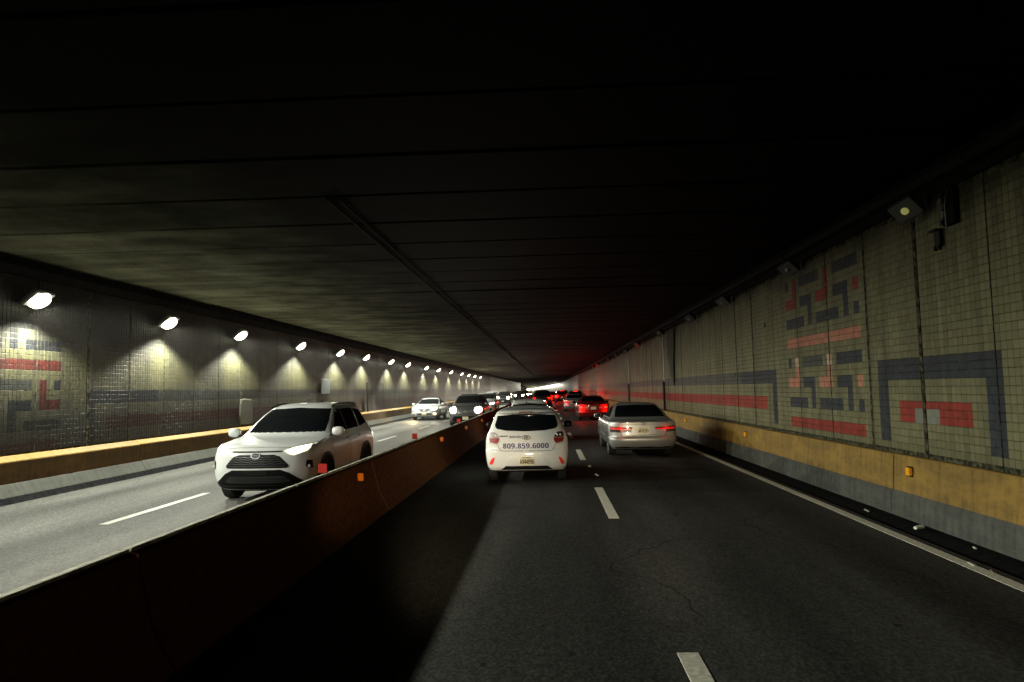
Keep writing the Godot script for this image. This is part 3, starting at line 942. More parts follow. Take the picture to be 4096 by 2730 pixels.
func oncoming(kind: String, label: String, at: Vector3, body_mat: String, lamp: String, energy: float, group := "", fogs := false) -> Node3D:
	var b := make_body(kind)
	var c := car_base("sedan" if kind == "sedan" else "suv", label, at + Vector3(0, 0, -(b.s[3][3])), PI, b, body_mat, [0.32, -1.42, 1.36, 0.21] if kind == "sedan" else [0.36, -1.36, 1.33, 0.225], group, false)
	common_glass(c, b, kind)
	if kind == "sedan":
		add(c, b, "headlight", "front", V([-0.84, 0.83, -0.62, 0.80, -0.46, 0.70, -0.60, 0.66, -0.80, 0.70]), lamp, 0.01, true)
		var g := put("grille", patch(b, "front", V([-0.36, 0.745, 0.36, 0.745, 0.25, 0.60, 0.12, 0.575, -0.12, 0.575, -0.25, 0.60]), 0.010), mats["black_trim"], c)
		for k in 4:
			put("grille_bar", patch(b, "front", strip(V([-0.31 + 0.02 * (3 - k), 0.61 + 0.035 * k, 0.31 - 0.02 * (3 - k), 0.61 + 0.035 * k]), 0.012), 0.016), mats["chrome"], g)
		put("emblem", ring_on(b, "front", Vector2(0, 0.64), 0.05, 0.05, 0.02, 0.022), mats["chrome"], c)
		add(c, b, "lower_grille", "front", V([-0.52, 0.46, 0.52, 0.46, 0.46, 0.36, -0.46, 0.36]), "black_trim", 0.008)
		add(c, b, "bumper_trim", "front", strip(V([-0.84, 0.575, -0.40, 0.585]), 0.02), "black_trim", 0.006, true)
		if fogs:
			add(c, b, "fog_light", "front", oval(Vector2(-0.68, 0.42), 0.085, 0.075, 14), "fog_lit", 0.012)
			add(c, b, "fog_light", "front", oval(Vector2(0.68, 0.42), 0.07, 0.05, 14), "lamp_clear", 0.012)
	else:
		add(c, b, "headlight", "front", V([-0.84, 0.95, -0.60, 0.935, -0.48, 0.86, -0.62, 0.80, -0.82, 0.84]), "lamp_clear" if lamp == "head_bright" else lamp, 0.012, true)
		if lamp == "head_bright":
			add(c, b, "headlight_bulb", "front", oval(Vector2(-0.66, 0.87), 0.18, 0.165, 18), lamp, 0.022, true)
		var g := put("grille", patch(b, "front", V([-0.44, 0.88, 0.44, 0.88, 0.36, 0.66, -0.36, 0.66]), 0.010), mats["black_trim"], c)
		for k in 3:
			put("grille_bar", patch(b, "front", strip(V([-0.38, 0.71 + 0.06 * k, 0.38, 0.71 + 0.06 * k]), 0.014), 0.016), mats["chrome"], g)
		put("emblem", ring_on(b, "front", Vector2(0, 0.80), 0.07, 0.045, 0.018, 0.022), mats["chrome"], c)
		add(c, b, "lower_bumper", "front", V([-0.60, 0.55, 0.60, 0.55, 0.74, 0.34, 0.66, 0.27, -0.66, 0.27, -0.74, 0.34]), "cladding", 0.010)
	plate(c, b, "front", Vector2(0, 0.40 if kind == "sedan" else 0.45), "", 0.02)
	mirrors(c, Vector3(1.0, 1.02 if kind == "sedan" else 1.15, -0.78 if kind == "sedan" else -0.92), Vector3(0.11, 0.08, 0.065), body_mat)
	headlight_beams(c, 0.66, 0.78 if kind == "sedan" else 0.88, -2.45, energy)
	return c

func queued(kind: String, label: String, rear_at: Vector3, body_mat: String, lamp: String, energy: float, high: String, group := "") -> Node3D:
	var b := make_body(kind)
	var c := car_base("sedan" if kind == "sedan" else "suv", label, rear_at + Vector3(0, 0, -(b.s[3][3])), 0.0, b, body_mat, [0.32, -1.42, 1.36, 0.21] if kind == "sedan" else [0.36, -1.36, 1.33, 0.225], group, false)
	common_glass(c, b, kind)
	if kind == "sedan":
		add(c, b, "tail_light", "rear", V([-0.875, 0.86, -0.62, 0.84, -0.50, 0.76, -0.60, 0.68, -0.86, 0.70]), "lamp_red", 0.012, true)
		add(c, b, "lit_bulb", "rear", oval(Vector2(-0.70, 0.775), 0.085, 0.05, 14), lamp, 0.02, true)
		add(c, b, "reverse_light", "rear", V([-0.46, 0.80, -0.30, 0.79, -0.32, 0.72, -0.46, 0.72]), "lamp_clear", 0.014, true)
		add(c, b, "trunk_seam", "rear", strip(V([-0.52, 0.70, -0.48, 0.58, 0.48, 0.58, 0.52, 0.70]), 0.012), "gap", 0.004)
		plate(c, b, "rear", Vector2(0, 0.72), "", 0.016)
		if high:
			add(c, b, "high_brake_light", "rear", rect(-0.16, 1.045, 0.16, 1.075), high, 0.01)
	else:
		add(c, b, "tail_light", "rear", V([-0.86, 1.02, -0.60, 1.0, -0.48, 0.93, -0.60, 0.87, -0.86, 0.88]), "lamp_red", 0.012, true)
		add(c, b, "lit_bulb", "rear", oval(Vector2(-0.74, 0.95), 0.10, 0.055, 14), lamp, 0.02, true)
		add(c, b, "lower_bumper", "rear", V([-0.70, 0.50, 0.70, 0.50, 0.74, 0.28, -0.74, 0.28]), "cladding", 0.010)
		plate(c, b, "rear", Vector2(0, 0.75), "", 0.016)
		if high:
			add(c, b, "high_brake_light", "rear", rect(-0.20, 1.585, 0.20, 1.615), high, 0.012)
	mirrors(c, Vector3(1.0, 1.02 if kind == "sedan" else 1.15, -0.78 if kind == "sedan" else -0.92), Vector3(0.11, 0.08, 0.065), body_mat)
	if energy > 0.0:
		for s in [-1.0, 1.0]:
			omni(b.point("rear", s * 0.7, 0.77 if kind == "sedan" else 0.94, 0.08), Color(1.0, 0.05, 0.03), energy, 0.06, c)
	return c

func build_traffic() -> void:
	build_hatch()
	build_sonata()
	build_rav4()
	var w := oncoming("sedan", "white sedan with a lit fog lamp, far oncoming lane beside the wall", Vector3(-8.15, 0, -44.6), "pearl_paint", "head_lit", 14.0, "", true)
	w.name = "oncoming_sedan"
	spot(Vector3(0.68, 0.43, -2.46), Vector3(0, -0.30, -1), Color(1.0, 0.82, 0.5), 10.0, 30.0, 0.8, 0.06, w)
	oncoming("suv", "dark crossover with dazzling headlights, oncoming lane beside the median barrier", Vector3(-4.35, 0, -35.6), "grey_paint", "head_bright", 40.0)
	oncoming("suv", "white crossover with roof rails just behind the dazzling dark crossover", Vector3(-5.0, 0, -52.0), "pearl_paint", "head_lit", 6.0)
	oncoming("suv", "small white crossover far back, close to the left wall", Vector3(-7.75, 0, -90.5), "pearl_paint", "head_bright", 20.0)
	oncoming("suv", "black crossover with star-bright lamps beside the small white crossover", Vector3(-5.9, 0, -88.0), "dark_paint", "head_bright", 45.0)
	for p in [[-8.6, -128.0, "grey_paint", "grey car beyond the black crossover, hard against the left wall", "sedan"], [-5.3, -122.0, "dark_paint", "dark car with bright lamps right behind the black crossover", "suv"], [-5.2, -150.0, "grey_paint", "oncoming crossover far down the tunnel, second last lamps of the queue", "suv"], [-5.4, -182.0, "pearl_paint", "pale oncoming car, last bright lamps before the bend", "sedan"], [-8.6, -170.0, "pearl_paint", "pale oncoming car far down the lane next to the left wall", "sedan"]]:
		oncoming(p[4], p[3], Vector3(p[0], 0, p[1]), p[2], "head_bright", 35.0, "cars far down the oncoming lanes")
	# our side
	queued("sedan", "dark red sedan with a cream number plate, ahead of the silver sedan", Vector3(2.56, 0, -40.0), "red_paint", "tail_bright", 0.9, "")
	queued("sedan", "silver sedan half hidden ahead of the dark red sedan", Vector3(2.10, 0, -56.0), "silver_paint", "tail_dim", 0.25, "")
	var s := queued("suv", "tall black sport utility vehicle blinking orange, ahead in the left queue", Vector3(-0.66, 0, -66.0), "dark_paint", "tail_dim", 0.5, "")
	s.scale = Vector3(1.04, 1.08, 1.04)
	var b := make_body("suv")
	add(s, b, "indicator_light", "rear", V([0.42, 1.03, 0.86, 0.97, 0.83, 0.90, 0.62, 0.975]), "indicator", 0.02)
	queued("suv", "wide crossover with bright red brake lights, beyond the half hidden silver sedan", Vector3(2.75, 0, -71.0), "grey_paint", "tail_bright", 6.0, "tail_bright")
	queued("suv", "red crossover braking in the right lane, past the wide crossover", Vector3(1.75, 0, -93.0), "wine_paint", "tail_bright", 4.5, "tail_bright", "cars braking far ahead")
	queued("sedan", "dark sedan braking between the two lanes far ahead", Vector3(1.0, 0, -104.0), "wine_paint", "tail_bright", 4.5, "", "cars braking far ahead")
	queued("sedan", "small dark sedan braking at the far end of the queue", Vector3(0.4, 0, -126.0), "dark_paint", "tail_bright", 4.5, "tail_bright", "cars braking far ahead")
	queued("suv", "black crossover, the most distant braking car by the right wall", Vector3(3.0, 0, -138.0), "dark_paint", "tail_bright", 4.5, "tail_bright", "cars braking far ahead")

# the nose of the car that the picture is taken from: it stays below the frame and its dipped beams light the road
func build_own_car() -> void:
	var c := thing("car_nose", "hood and headlights of the car the picture is taken from", "car", Vector3(0.0, 0, 0.9))
	var m := MB.new()
	m.box(Vector3(0, 0.62, -1.2), Vector3(1.7, 0.62, 2.2), 0.12)
	put("hood", m, mats["dark_paint"], c)
	for s in [-1.0, 1.0]:
		var l := MB.new()
		l.box(Vector3(0.62 * s, 0.74, -2.30), Vector3(0.30, 0.14, 0.05), 0.02)
		put("headlight", l, mats["drl"], c)
		spot(Vector3(0.62 * s, 0.74, -2.36), Vector3(0.085 * s, -0.028, -1.0), Color(1.0, 0.90, 0.74), 80.0, 9.0, 1.0, 0.10, c)
		var fl := MB.new()  # fog lamps added to brighten the reflectors on the barriers
		fl.lathe([[0.001, -0.02], [0.06, -0.02], [0.06, 0.02], [0.001, 0.02]], Vector3.ZERO, 16)
		var added_fog_lamp := put("fog_light", fl, mats["drl"], c)
		added_fog_lamp.position = Vector3(0.66 * s, 0.50, -2.32)
		added_fog_lamp.rotation.y = PI / 2
		spot(Vector3(0.66 * s, 0.50, -2.40), Vector3(0.245 * s, 0.005, -1.0), Color(1.0, 0.88, 0.66), 30.0, 5.0, 1.0, 0.08, c)

# ------------------------------------------------------------------ the tunnel
func build_road() -> void:
	var zs := [40.0, -20.0, -60.0, -120.0, -180.0] + steps(-235.0, -430.0, 16)
	var mb := SurfaceTool.new()
	mb.begin(Mesh.PRIMITIVE_TRIANGLES)
	var left := -9.90
	var right := 4.36
	for i in zs.size() - 1:
		var a := bend(zs[i])
		var e := bend(zs[i + 1])
		var q := [[a + Vector3(left, 0, 0), Vector2(0, -zs[i] / 22.0)], [a + Vector3(right, 0, 0), Vector2(1, -zs[i] / 22.0)], [e + Vector3(right, 0, 0), Vector2(1, -zs[i + 1] / 22.0)], [e + Vector3(left, 0, 0), Vector2(0, -zs[i + 1] / 22.0)]]
		for k in [0, 2, 1, 0, 3, 2]:
			mb.set_normal(Vector3.UP)
			mb.set_uv(q[k][1])
			mb.add_vertex(q[k][0])
	var m := StandardMaterial3D.new()
	m.resource_name = "asphalt"
	m.albedo_color = Color(0.155, 0.158, 0.157).linear_to_srgb()
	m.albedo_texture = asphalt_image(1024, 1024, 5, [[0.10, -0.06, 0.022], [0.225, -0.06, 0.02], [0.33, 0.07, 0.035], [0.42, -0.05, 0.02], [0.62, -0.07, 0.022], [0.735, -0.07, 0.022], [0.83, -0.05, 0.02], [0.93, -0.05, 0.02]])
	m.roughness = 0.72
	m.metallic_specular = 0.2
	m.heightmap_enabled = true
	m.heightmap_texture = noise_tex(0.35, Color(0, 0, 0), Color(1, 1, 1), 512, 3, 77)
	m.heightmap_scale = 0.25
	mats["asphalt"] = m
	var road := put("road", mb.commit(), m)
	road.set_meta("kind", "structure")
	# painted markings
	for i in 34:
		for lane in [[0.925, -5.0, 0.0045], [-6.62, -9.95, -0.002]]:
			var zf: float = lane[1] - 8.12 * i
			if lane[0] < 0:
				zf = -13.05 - 8.12 * (i - 1)
			var p := MB.new()
			var x: float = lane[0] - lane[2] * (-zf - 5.0)
			var zz := steps(zf + 3.1, zf, 2)
			extrude(p, [Vector2(x - 0.075, 0.002), Vector2(x + 0.075, 0.002), Vector2(x + 0.073, 0.0055), Vector2(x - 0.073, 0.0055)], zz)
			put("lane_dash", p, mats["worn_paint" if lane[0] < 0 else "road_paint"], road)
	var line := MB.new()
	extrude(line, [Vector2(4.115, 0.002), Vector2(4.255, 0.002), Vector2(4.253, 0.0055), Vector2(4.117, 0.0055)], zs)
	put("edge_line", line, mats["road_paint"], road)
	# gutters beside the barriers
	var g := MB.new()
	extrude(g, [Vector2(4.36, -0.12), Vector2(4.40, -0.12), Vector2(4.40, -0.05), Vector2(4.90, -0.02), Vector2(4.90, -0.2), Vector2(4.36, -0.2)], zs)
	put("right_gutter", g, mats["gutter"], self).set_meta("kind", "structure")
	var h := MB.new()
	extrude(h, [Vector2(-9.90, -0.1), Vector2(-9.90, -0.004), Vector2(-10.4, -0.004), Vector2(-10.4, -0.1)], zs)
	put("left_gutter", h, mats["gutter"], self).set_meta("kind", "structure")
	var under := MB.new()
	under.quad(Vector3(-300, -6.0, 100), Vector3(300, -6.0, 100), Vector3(300, -6.0, -700), Vector3(-300, -6.0, -700), Vector3.UP)
	put("ground", under, mats["gutter"]).set_meta("kind", "structure")

func barrier(called: String, label: String, groups: Array, from: float, length: float, count: int, gap: float) -> void:
	var t := thing(called, label, "barrier")
	for i in count:
		var z0 := from - length * i
		var zs := [z0 - gap / 2, z0 - length / 2, z0 - length + gap / 2]
		for g in groups:
			var mb := MB.new()
			var prof := []
			var shift := rng.randf_range(-0.006, 0.006)
			for p in g[1]:
				prof.append(p + Vector2(shift, 0.0 if p.y < 0.02 else rng.randf_range(-0.004, 0.004)))
			extrude(mb, prof, zs)
			put(g[0], mb, mats[g[2]], t)

func build_barriers() -> void:
	# median: coping, painted faces
	barrier("median_barrier", "low concrete median barrier with a pale worn top and dark red-brown face", [
		["barrier_block", [Vector2(-2.885, 0.800), Vector2(-2.845, 0.785), Vector2(-2.73, 0.30), Vector2(-2.56, 0.0), Vector2(-3.26, 0.0), Vector2(-3.09, 0.30), Vector2(-2.975, 0.785)], "barrier_brown"],
		["coping", [Vector2(-2.892, 0.803), Vector2(-2.892, 0.822), Vector2(-2.900, 0.829), Vector2(-2.985, 0.812), Vector2(-2.99, 0.803)], "barrier_top"]], 8.0 - 0.14, 3.13, 78, 0.02)
	barrier("right_barrier", "grey kerb wall with a wide ochre band along the right tunnel wall", [
		["lower_band", [Vector2(4.82, 0.0), Vector2(4.84, 0.30), Vector2(4.865, 0.345), Vector2(5.0, 0.345), Vector2(5.0, 0.0)], "barrier_grey"],
		["upper_band", [Vector2(4.866, 0.346), Vector2(4.90, 0.83), Vector2(4.915, 0.845), Vector2(5.0, 0.845), Vector2(5.0, 0.346)], "barrier_yellow"]], 8.0, 6.06, 40, 0.008)
	barrier("left_barrier", "kerb wall with a bright yellow top edge along the left tunnel wall", [
		["foot", [Vector2(-9.655, 0.0), Vector2(-9.725, 0.11), Vector2(-10.12, 0.11), Vector2(-10.12, 0.0)], "gutter"],
		["lower_band", [Vector2(-9.727, 0.112), Vector2(-9.86, 0.33), Vector2(-10.12, 0.33), Vector2(-10.12, 0.112)], "barrier_dark_grey"],
		["upper_band", [Vector2(-9.905, 0.332), Vector2(-9.888, 0.72), Vector2(-10.12, 0.72), Vector2(-10.12, 0.332)], "barrier_ochre"],
		["top_edge", [Vector2(-9.878, 0.722), Vector2(-9.885, 0.745), Vector2(-10.02, 0.825), Vector2(-10.12, 0.825), Vector2(-10.12, 0.722)], "edge_yellow"]], 8.0, 6.06, 40, 0.012)

const BLUE := 1
const RED := 2
const PINK := 3
const PALE := 4
const CEMENT := 5
const FADED := 6

func motif(c: int, r: int) -> int:     # which colour the mosaic has at a column (away from us) and a row (up)
	if c >= 0 and c < 34:
		if r >= 0 and r < 2:
			return RED
		if r >= 16 and r < 18:
			return PINK
		if r >= 32 and r < 34 and c >= 1 and c < 12:
			return RED
		for base in [0, 16]:
			var q: int = r - base - 4
			if q < 0 or q >= 10:
				continue
			var red: int = RED if base == 16 else PINK
			if q >= 8:
				if c < 10:
					return BLUE
				if c >= 16 and c < 26:
					return BLUE if base == 16 else FADED
				if c >= 32:
					return BLUE
			if q >= 6:
				if c >= 12 and c < 14 or c >= 28 and c < 30:
					return red if base == 16 or q < 8 else PALE
			if q >= 4 and q < 6:
				if c >= 12 and c < 18 or c >= 28 and c < 34 or c < 2:
					return red
				if c >= 4 and c < 10 or c >= 20 and c < 26:
					return BLUE
			if q < 4 and (c >= 4 and c < 6 or c >= 20 and c < 22):
				return BLUE
			if q < 2 and (c < 2 or c >= 8 and c < 18 or c >= 24):
				return BLUE
		return 0
	if c < 0:
		if r >= 9 and r < 12 and c >= -34 and c < -5:
			return BLUE
		if r >= 0 and r < 9 and (c >= -8 and c < -5 or c >= -34 and c < -31):
			return BLUE
		if r >= 3 and r < 6 and c >= -28 and c < -11:
			if r < 5 and c >= -21 and c < -15:
				return CEMENT
			return RED
		return 0
	if r >= 9 and r < 12 and c >= 42:
		return BLUE if c < 70 else FADED
	if r >= 0 and r < 9 and c >= 42 and c < 45:
		return BLUE
	if r >= 3 and r < 6 and c >= 49:
		return RED
	return 0

func tile_mesh() -> ArrayMesh:
	var mb := MB.new()                # a unit tile facing +x: face with a rounded edge
	var e := 0.5
	var i := 0.43
	var d := 1.0
	var f := [Vector3(d, -i, -i), Vector3(d, i, -i), Vector3(d, i, i), Vector3(d, -i, i)]
	var o := [Vector3(0, -e, -e), Vector3(0, e, -e), Vector3(0, e, e), Vector3(0, -e, e)]
	mb.quad(f[0], f[1], f[2], f[3], Vector3.RIGHT)
	for k in 4:
		mb.quad(f[k], f[(k + 1) % 4], o[(k + 1) % 4], o[k], Vector3(0.5, f[k].y + f[(k + 1) % 4].y, f[k].z + f[(k + 1) % 4].z))
	return mb.mesh()

func tile_color(side: int, c: int, r: int, y: float, z: float, k: int, fs: FastNoiseLite, fb: FastNoiseLite) -> Color:
	var col: Color
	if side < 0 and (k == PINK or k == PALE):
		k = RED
	match k:
		BLUE: col = Color(0.034, 0.044, 0.060)
		FADED: col = Color(0.075, 0.085, 0.080)
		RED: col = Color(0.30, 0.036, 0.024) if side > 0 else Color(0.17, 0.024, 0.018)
		PINK: col = Color(0.46, 0.22, 0.15)
		PALE: col = Color(0.60, 0.52, 0.40)
		CEMENT: col = Color(0.22, 0.23, 0.19)
		_: col = Color(0.19, 0.188, 0.102)
	# soot and painted shade: streaks run down from the ceiling, thick at the top, a splash band at the foot
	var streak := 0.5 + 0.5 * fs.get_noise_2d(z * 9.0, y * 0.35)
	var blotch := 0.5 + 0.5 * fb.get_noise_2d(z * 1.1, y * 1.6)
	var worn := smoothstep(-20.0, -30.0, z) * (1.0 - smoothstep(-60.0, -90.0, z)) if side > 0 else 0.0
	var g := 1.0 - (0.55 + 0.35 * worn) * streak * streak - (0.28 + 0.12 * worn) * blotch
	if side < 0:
		g *= 0.44 * lerpf(0.20, 1.0, smoothstep(1.2, 2.5, y + 0.3 * blotch))  # lamp fall-off painted into the left wall, darker towards the foot
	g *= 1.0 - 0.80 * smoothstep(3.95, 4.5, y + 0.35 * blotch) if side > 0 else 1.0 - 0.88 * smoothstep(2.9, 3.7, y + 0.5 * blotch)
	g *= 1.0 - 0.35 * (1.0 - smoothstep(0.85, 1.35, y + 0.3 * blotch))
	if k == PINK or k == PALE:
		col = col.lerp(Color(0.40, 0.10, 0.07), rng.randf() * 0.45)
		g = lerpf(g, 1.0, 0.5)
	g *= rng.randf_range(0.86, 1.08)
	if side < 0:                     # soot and the painted shade both grey the glaze
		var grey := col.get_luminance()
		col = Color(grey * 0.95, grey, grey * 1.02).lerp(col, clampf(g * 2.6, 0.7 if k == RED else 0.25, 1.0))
	var tint := 0.06 * blotch
	return Color(col.r * g * (1.0 + tint), col.g * g, col.b * g * (1.0 - tint) * (1.0 if side > 0 or k != 0 else 0.9), 1.0)

func build_walls() -> void:
	var fs := FastNoiseLite.new()
	fs.seed = 31
	fs.frequency = 0.35
	fs.fractal_octaves = 3
	var fb := FastNoiseLite.new()
	fb.seed = 32
	fb.frequency = 0.6
	fb.fractal_octaves = 4
	var tm := tile_mesh()
	var glaze := StandardMaterial3D.new()
	glaze.resource_name = "glazed_tile"
	glaze.vertex_color_use_as_albedo = true
	glaze.roughness = 0.60
	glaze.metallic_specular = 0.34
	mats["glazed_tile"] = glaze
	for side in [1, -1]:
		var X: float = WALL_R if side > 0 else WALL_L
		var t := thing("tunnel_wall", "right tunnel wall of sooty olive tiles with red and blue mosaics" if side > 0 else "left tunnel wall of dark tiles lit in cones below the floodlights", "wall")
		var z_org := -11.273 if side > 0 else -10.44
		var base := 0.9986 if side > 0 else 0.85
		# panels of precast wall with an open joint every fifteen tiles
		var back := MB.new()
		extrude(back, [Vector2(X + 0.05 * side, -0.2), Vector2(X + 0.6 * side, -0.2), Vector2(X + 0.6 * side, CEIL + 0.3), Vector2(X + 0.05 * side, CEIL + 0.3)], [40.0, -20.0, -120.0, -180.0] + steps(-235.0, -430.0, 16))
		put("wall_core", back, mats["soffit_soot"], t)
		var joint := -7.99 if side > 0 else -8.6
		var pitch := 1.512
		var top := 4.25
		for i in range(-8, 72):
			var z0 := joint - pitch * i
			var mb := MB.new()
			mb.box(Vector3(X + 0.028 * side, (0.70 + top) / 2, z0 - pitch / 2), Vector3(0.05, top - 0.70, pitch - 0.018), 0.004)
			put("wall_panel", mb, mats["grout"], t)
		var far := MB.new()
		extrude(far, [Vector2(X, 0.70), Vector2(X + 0.05 * side, 0.70), Vector2(X + 0.05 * side, top), Vector2(X, top)], [joint - pitch * 72.0, -150.0, -180.0, -210.0] + steps(-235.0, -430.0, 16))
		put("far_lining", far, mats["wall_far"], t)
		# tiles
		var xf := []
		var cols := []
		var near := []
		var n_cols := 1130
		var c0 := int(floor((-z_org - (5.2 if side > 0 else 8.0)) / -PITCH))
		for c in range(c0, c0 + n_cols):
			var za := z_org - PITCH * c
			var zb := za - PITCH
			# cut the tile where a joint crosses it
			var jn: float = joint - pitch * round((joint - (za + zb) / 2) / pitch)
			if za > jn + 0.010 and zb < jn + 0.010 and zb > jn - 0.09:
				zb = jn + 0.010
			if zb < jn - 0.010 and za > jn - 0.010 and za < jn + 0.09:
				za = jn - 0.010
			if za - zb < 0.02:
				continue
			for r in range(-1 if side > 0 else 0, 33 if side > 0 else 34):
				var y := base + PITCH * (r + 0.5)
				if y > top - 0.03:
					continue
				if rng.randf() < 0.0007 and c > 44:
					continue
				var k := motif(c, r)
				var rough_face := 0.0045 + rng.randf_range(-0.0012, 0.0012)
				var w := Basis(Vector3(rough_face * -side, 0, 0), Vector3(0, PITCH - 0.0045, 0), Vector3(0, 0, za - zb - 0.0045))
				if k == CEMENT:
					w = Basis(Vector3(0.002 * -side, 0, 0), Vector3(0, PITCH, 0), Vector3(0, 0, PITCH))
				w = Basis(Vector3.UP, rng.randf_range(-0.006, 0.006)) * w
				var where := Transform3D(w, Vector3(X + 0.003 * side, y, (za + zb) / 2))
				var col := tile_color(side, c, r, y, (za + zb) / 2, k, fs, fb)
				if side > 0 and c >= -42 and c < -33:
					near.append([where, col, r, c])
				else:
					xf.append(where)
					cols.append(col)
		var mm := MultiMesh.new()
		mm.transform_format = MultiMesh.TRANSFORM_3D
		mm.use_colors = true
		mm.mesh = tm
		mm.instance_count = xf.size()
		for i in xf.size():
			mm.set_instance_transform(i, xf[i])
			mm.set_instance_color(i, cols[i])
		var mi := MultiMeshInstance3D.new()
		mi.name = "tiling"
		mi.multimesh = mm
		mi.material_override = glaze
		mi.set_meta("kind", "stuff")
		t.add_child(mi, true)
		var tones := {}
		for i in near.size():
			var col: Color = near[i][1]
			var key := "tile_%d_%d_%d" % [roundi(col.r * 60), roundi(col.g * 60), roundi(col.b * 60)]
			if not tones.has(key):
				var m: StandardMaterial3D = glaze.duplicate()
				m.vertex_color_use_as_albedo = false
				m.albedo_color = col.linear_to_srgb()
				tones[key] = m
			var o := put("tile", tm, tones[key], t)
			o.transform = near[i][0]
		# the black soffit band above the tiles
		var sf := MB.new()
		var s := float(side)
		extrude(sf, [Vector2(X - 0.02 * s, 4.26), Vector2(X + 0.06 * s, 4.26), Vector2(X + 0.06 * s, CEIL - 0.01), Vector2(X - 0.10 * s, CEIL - 0.01), Vector2(X - 0.10 * s, 4.42)], [40.0, -20.0, -120.0, -180.0] + steps(-235.0, -430.0, 16))
		put("soffit_band", sf, mats["soffit_soot"], t)

func build_ceiling() -> void:
	var t := Node3D.new()
	t.name = "ceiling"
	t.set_meta("kind", "structure")
	add_child(t, true)
	var slab := MB.new()
	extrude(slab, [Vector2(-10.8, CEIL + 0.06), Vector2(5.7, CEIL + 0.06), Vector2(5.7, CEIL + 0.5), Vector2(-10.8, CEIL + 0.5)], [40.0, -20.0, -120.0, -180.0] + steps(-235.0, -430.0, 16))
	put("slab", slab, mats["soffit_soot"], t)
	# precast planks laid across, a shadow joint between each two; lamp light fading away from the left wall is painted into the sooty colour
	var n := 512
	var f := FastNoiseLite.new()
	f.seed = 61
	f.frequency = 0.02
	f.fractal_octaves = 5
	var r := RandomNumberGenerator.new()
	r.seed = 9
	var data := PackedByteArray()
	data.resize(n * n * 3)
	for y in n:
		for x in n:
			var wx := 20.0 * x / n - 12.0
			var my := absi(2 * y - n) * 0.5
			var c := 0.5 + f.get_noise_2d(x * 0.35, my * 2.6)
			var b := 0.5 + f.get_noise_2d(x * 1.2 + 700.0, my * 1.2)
			var g := (1.0 - 0.20 * c - 0.18 * b + r.randf_range(-0.06, 0.06)) * lerpf(1.0, 0.05, smoothstep(-9.0, -1.0, wx + 1.2 * (b - 0.5)))  # fall-off from the left lamps, put into the colour
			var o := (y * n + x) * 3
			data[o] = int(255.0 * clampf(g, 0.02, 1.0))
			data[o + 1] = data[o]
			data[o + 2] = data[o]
	var base: StandardMaterial3D = mats["ceiling_soot_shade"]
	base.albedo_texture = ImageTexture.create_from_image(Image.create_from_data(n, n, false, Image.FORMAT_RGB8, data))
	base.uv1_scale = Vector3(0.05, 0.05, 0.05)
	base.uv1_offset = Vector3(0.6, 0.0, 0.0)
	var p := 1.576
	var tones := {}
	for i in range(-22, 270):
		var z0 := -6.16 - p * i
		if z0 < -425.0:
			break
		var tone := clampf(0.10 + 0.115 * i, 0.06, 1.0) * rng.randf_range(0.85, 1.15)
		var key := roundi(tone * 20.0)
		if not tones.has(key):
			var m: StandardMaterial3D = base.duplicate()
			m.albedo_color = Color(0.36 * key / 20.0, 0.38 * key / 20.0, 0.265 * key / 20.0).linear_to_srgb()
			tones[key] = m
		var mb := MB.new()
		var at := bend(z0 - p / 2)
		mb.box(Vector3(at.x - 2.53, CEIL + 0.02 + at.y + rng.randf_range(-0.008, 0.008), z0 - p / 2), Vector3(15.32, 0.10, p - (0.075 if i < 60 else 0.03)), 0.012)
		put("plank", mb, tones[key], t)

